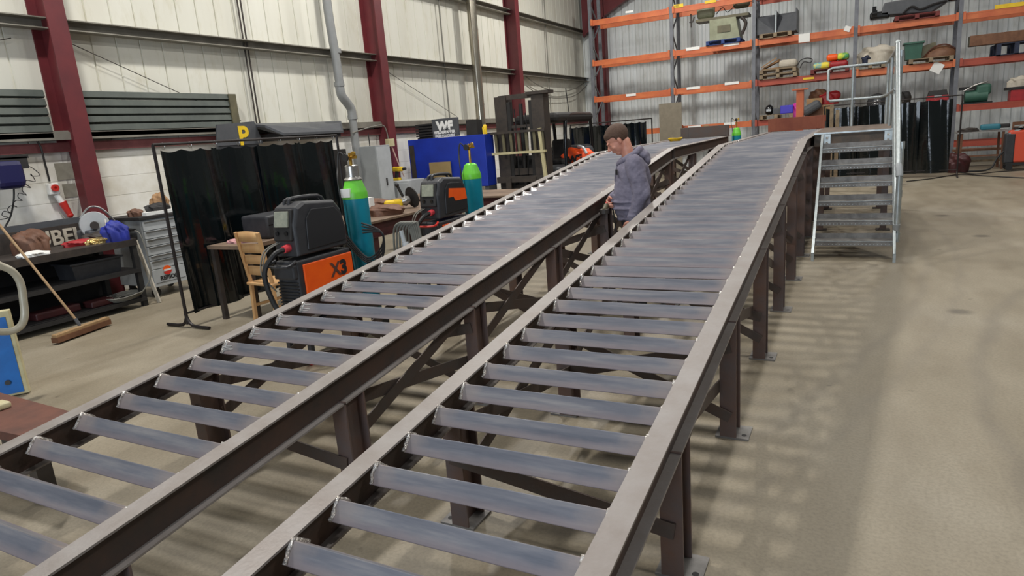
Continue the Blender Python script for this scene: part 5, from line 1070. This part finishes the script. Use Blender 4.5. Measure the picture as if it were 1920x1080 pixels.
# eyes, brows and mouth line
for s_ in (1, -1):
    MB().ball(hd(.071, s_ * .031, .002), (.012, .013, .005), 12, Rh).out('eye', 'white', man); MB().ball(hd(.079, s_ * .031, .0), (.005, .006, .0045), 10, Rh).out('iris', 'black', man); MB().tube([hd(.082, s_ * .018, .006), hd(.0865, s_ * .032, .009), hd(.074, s_ * .046, .005)], .004, 6, 3).out('eyelid', 'skin', man)
    w = MB().tube([hd(.084, s_ * .014, .020), hd(.086, s_ * .032, .026), hd(.074, s_ * .048, .020)], .0045, 6, 3); w.out('eyebrow', 'hair', man)
w = MB().tube([hd(.094, -.02, -.0575), hd(.099, 0, -.0575), hd(.094, .02, -.0575)], .0022, 6, 3); w.out('mouth_line', mat('lip_line', (120, 66, 60), .6), man)
# hair: short cap
w = MB(); w.ball(hd(-.018, 0, .040), (.117, .092, .105), 28, Rh)
w.ball(hd(.028, 0, .074), (.062, .072, .044), 20, Rh)
for v in list(w.bm.verts):
    q = Rh.inverted() @ (v.co - HC_); f_, u_ = -q.x, q.z
    lim = .040 + .02 * max(0, f_ / .1) if f_ > .02 else (.0 if f_ > -.02 else -.035 - .35 * max(0, -.03 - f_))
    if u_ < lim: v.co = HC_ + Rh @ V((q.x * .80, q.y * .80, q.z * .80 + .008))
remesh(w, 'hair', 'hair', man, .006, 3, .003, .02)
# hoodie
w = MB()
ecaps(w, [(F(-.01, 0, 1.47), .08, .09), (F(-.01, 0, 1.44), .12, .17), (F(-.01, 0, 1.38), .150, .218), (F(-.005, 0, 1.27), .166, .216), (F(.01, 0, 1.13), .172, .20), (F(.015, 0, 1.02), .182, .20), (F(.01, 0, .95), .178, .195), (F(.005, 0, .92), .162, .185), (F(.005, 0, .885), .158, .182)])
for sh, el, wr in ((LS, LE, LWr), (RS, RE, RWr)):
    d = (wr - el).normalized(); capsule(w, sh + V((0, 0, -.01)), el, .092, .078); capsule(w, el, wr - d * .03, .076, .052); capsule(w, wr - d * .045, wr - d * .012, .038, .038)
for k in range(3): c = F(.02, .2, .0) + (LE + (LWr - LE) * (.45 + .18 * k)); w.ball(V((LE + (LWr - LE) * (.5 + .17 * k))), (.058, .062, .02), 16)
for z, r in ((1.06, .01), (1.0, .012)): w.ball(F(.03, 0, z), (.180 + r, .20 + r, .022), 24)
hood = remesh(w, 'hoodie', 'hoodie', man, .0075, 4, .03, .11)
w = MB(); ring = [F(-.085, 0, 1.54), F(-.06, .09, 1.525), F(.0, .115, 1.49), F(.085, .09, 1.44), F(.12, 0, 1.41), F(.085, -.09, 1.44), F(.0, -.115, 1.49), F(-.06, -.09, 1.525)]
w.tube(ring, .03, 10, 4, True); w.ball(F(-.10, 0, 1.475), (.07, .115, .055), 18); w.ball(F(-.135, 0, 1.43), (.045, .10, .06), 18); remesh(w, 'hood', 'hoodie', man, .0075, 4, .01, .06)
w = MB(); f = lambda u, v: F(.188 - .09 * (abs(u - .5) * 2) ** 2.6 + .004, (u - .5) * .30, .985 + .15 * v - .0 * u)
w.grid(f, 14, 6); w.out('front_pocket', 'hoodie', man, solid=.006)
for s_ in (1, -1): w = MB().tube([F(.135, s_ * .03, 1.40), F(.158, s_ * .035, 1.33), F(.166, s_ * .03, 1.25)], .004, 6, 3); w.out('drawstring', 'hoodie', man)
w = MB().box(F(.150, .105, 1.34), (.008, .035, .05), R=Matrix.Rotation(.35, 3, 'Z')); w.xf(Matrix()); w.out('chest_print', 'blacktx', man)
w = MB()
ecaps(w, [(F(.005, 0, .93), .115, .165), (F(0, 0, .86), .12, .175), (F(0, 0, .80), .11, .17)])
for hip, kn, an, s_ in LEGS: capsule(w, hip, kn, .10, .075); capsule(w, kn, an, .072, .062)
remesh(w, 'trousers', 'trouser', man, .008, 4, .012, .1)
for hip, kn, an, s_ in LEGS:
    w = MB(); w.ball(F(-.03, s_ * .105, .07), (.065, .05, .07), 16); capsule(w, F(-.03, s_ * .105, .045), F(.15, s_ * .12, .04), .048, .042)
    for v in w.bm.verts: v.co.z = max(0.0, v.co.z)
    remesh(w, 'work_boot', 'black', man, .007, 3)
# tool in his right hand
hp_ = Matrix.Translation((-1.89, 6.15, 0)) @ Matrix.Rotation(math.radians(20), 4, 'Z') @ (RWr + F(.30, .86, -.30).normalized() * .09)
t = T('hand_tool', 'grey-green die grinder with red grip held against the left ramp rail', 'grinder', hp_, math.radians(20)); dr = F(.22, .86, -.30).normalized()
w = MB().cyl(dr * -.10, dr * .06, .02, .022, 14); w.sm = True; w.out('grip', 'redp', t); w = MB().cyl(dr * .055, dr * .16, .028, .022, 14); w.sm = True; w.out('motor_body', 'olive', t); w = MB().cyl(dr * .15 + V((0, 0, .01)), dr * .15 + V((0, 0, -.03)), .045, seg=18); w.out('disc', 'dkmetal', t)
w = MB().tube([dr * -.1, dr * -.2 + V((0, 0, -.1)), dr * -.15 + V((.05, 0, -.5)), V((.12, .1, -hp_.z + .01))], .007, 6, 6); w.out('air_line', 'rubber', t)

# ------------------------------------------------------------------ light
wd = bpy.data.worlds.new('world'); sc.world = wd; wd.use_nodes = True; bg = wd.node_tree.nodes['Background']; bg.inputs[0].default_value = lin((208, 209, 206)); bg.inputs[1].default_value = .21
def area(x, y, z, sx, sy, e, col=(1, .97, .92)):
    l = bpy.data.lights.new('high_bay', 'AREA'); l.shape = 'RECTANGLE'; l.size = sx; l.size_y = sy; l.energy = e; l.color = col
    o = bpy.data.objects.new('high_bay_lamp', l); COL.objects.link(o); o.location = (x, y, z); return o
for x, y, e in ((-.6, 1.5, 150), (-.6, 8, 150), (-.6, 15, 130), (-6.4, 3.4, 380), (-6.2, 10, 320), (-5.4, 18, 420), (4.5, 4.5, 170), (4.5, 12, 210), (2.5, 19, 110)): area(x, y, 8.2, .35, .6, e * 1.1)
o = area(-1.5, -6.5, 2.6, 5.0, 3.6, 540, (.78, .88, 1)); o.name = 'open_doorway_daylight'; o.rotation_euler = (math.radians(82), 0, 0)
sc.view_settings.view_transform = 'Standard'; sc.view_settings.exposure = 0; sc.view_settings.gamma = 1
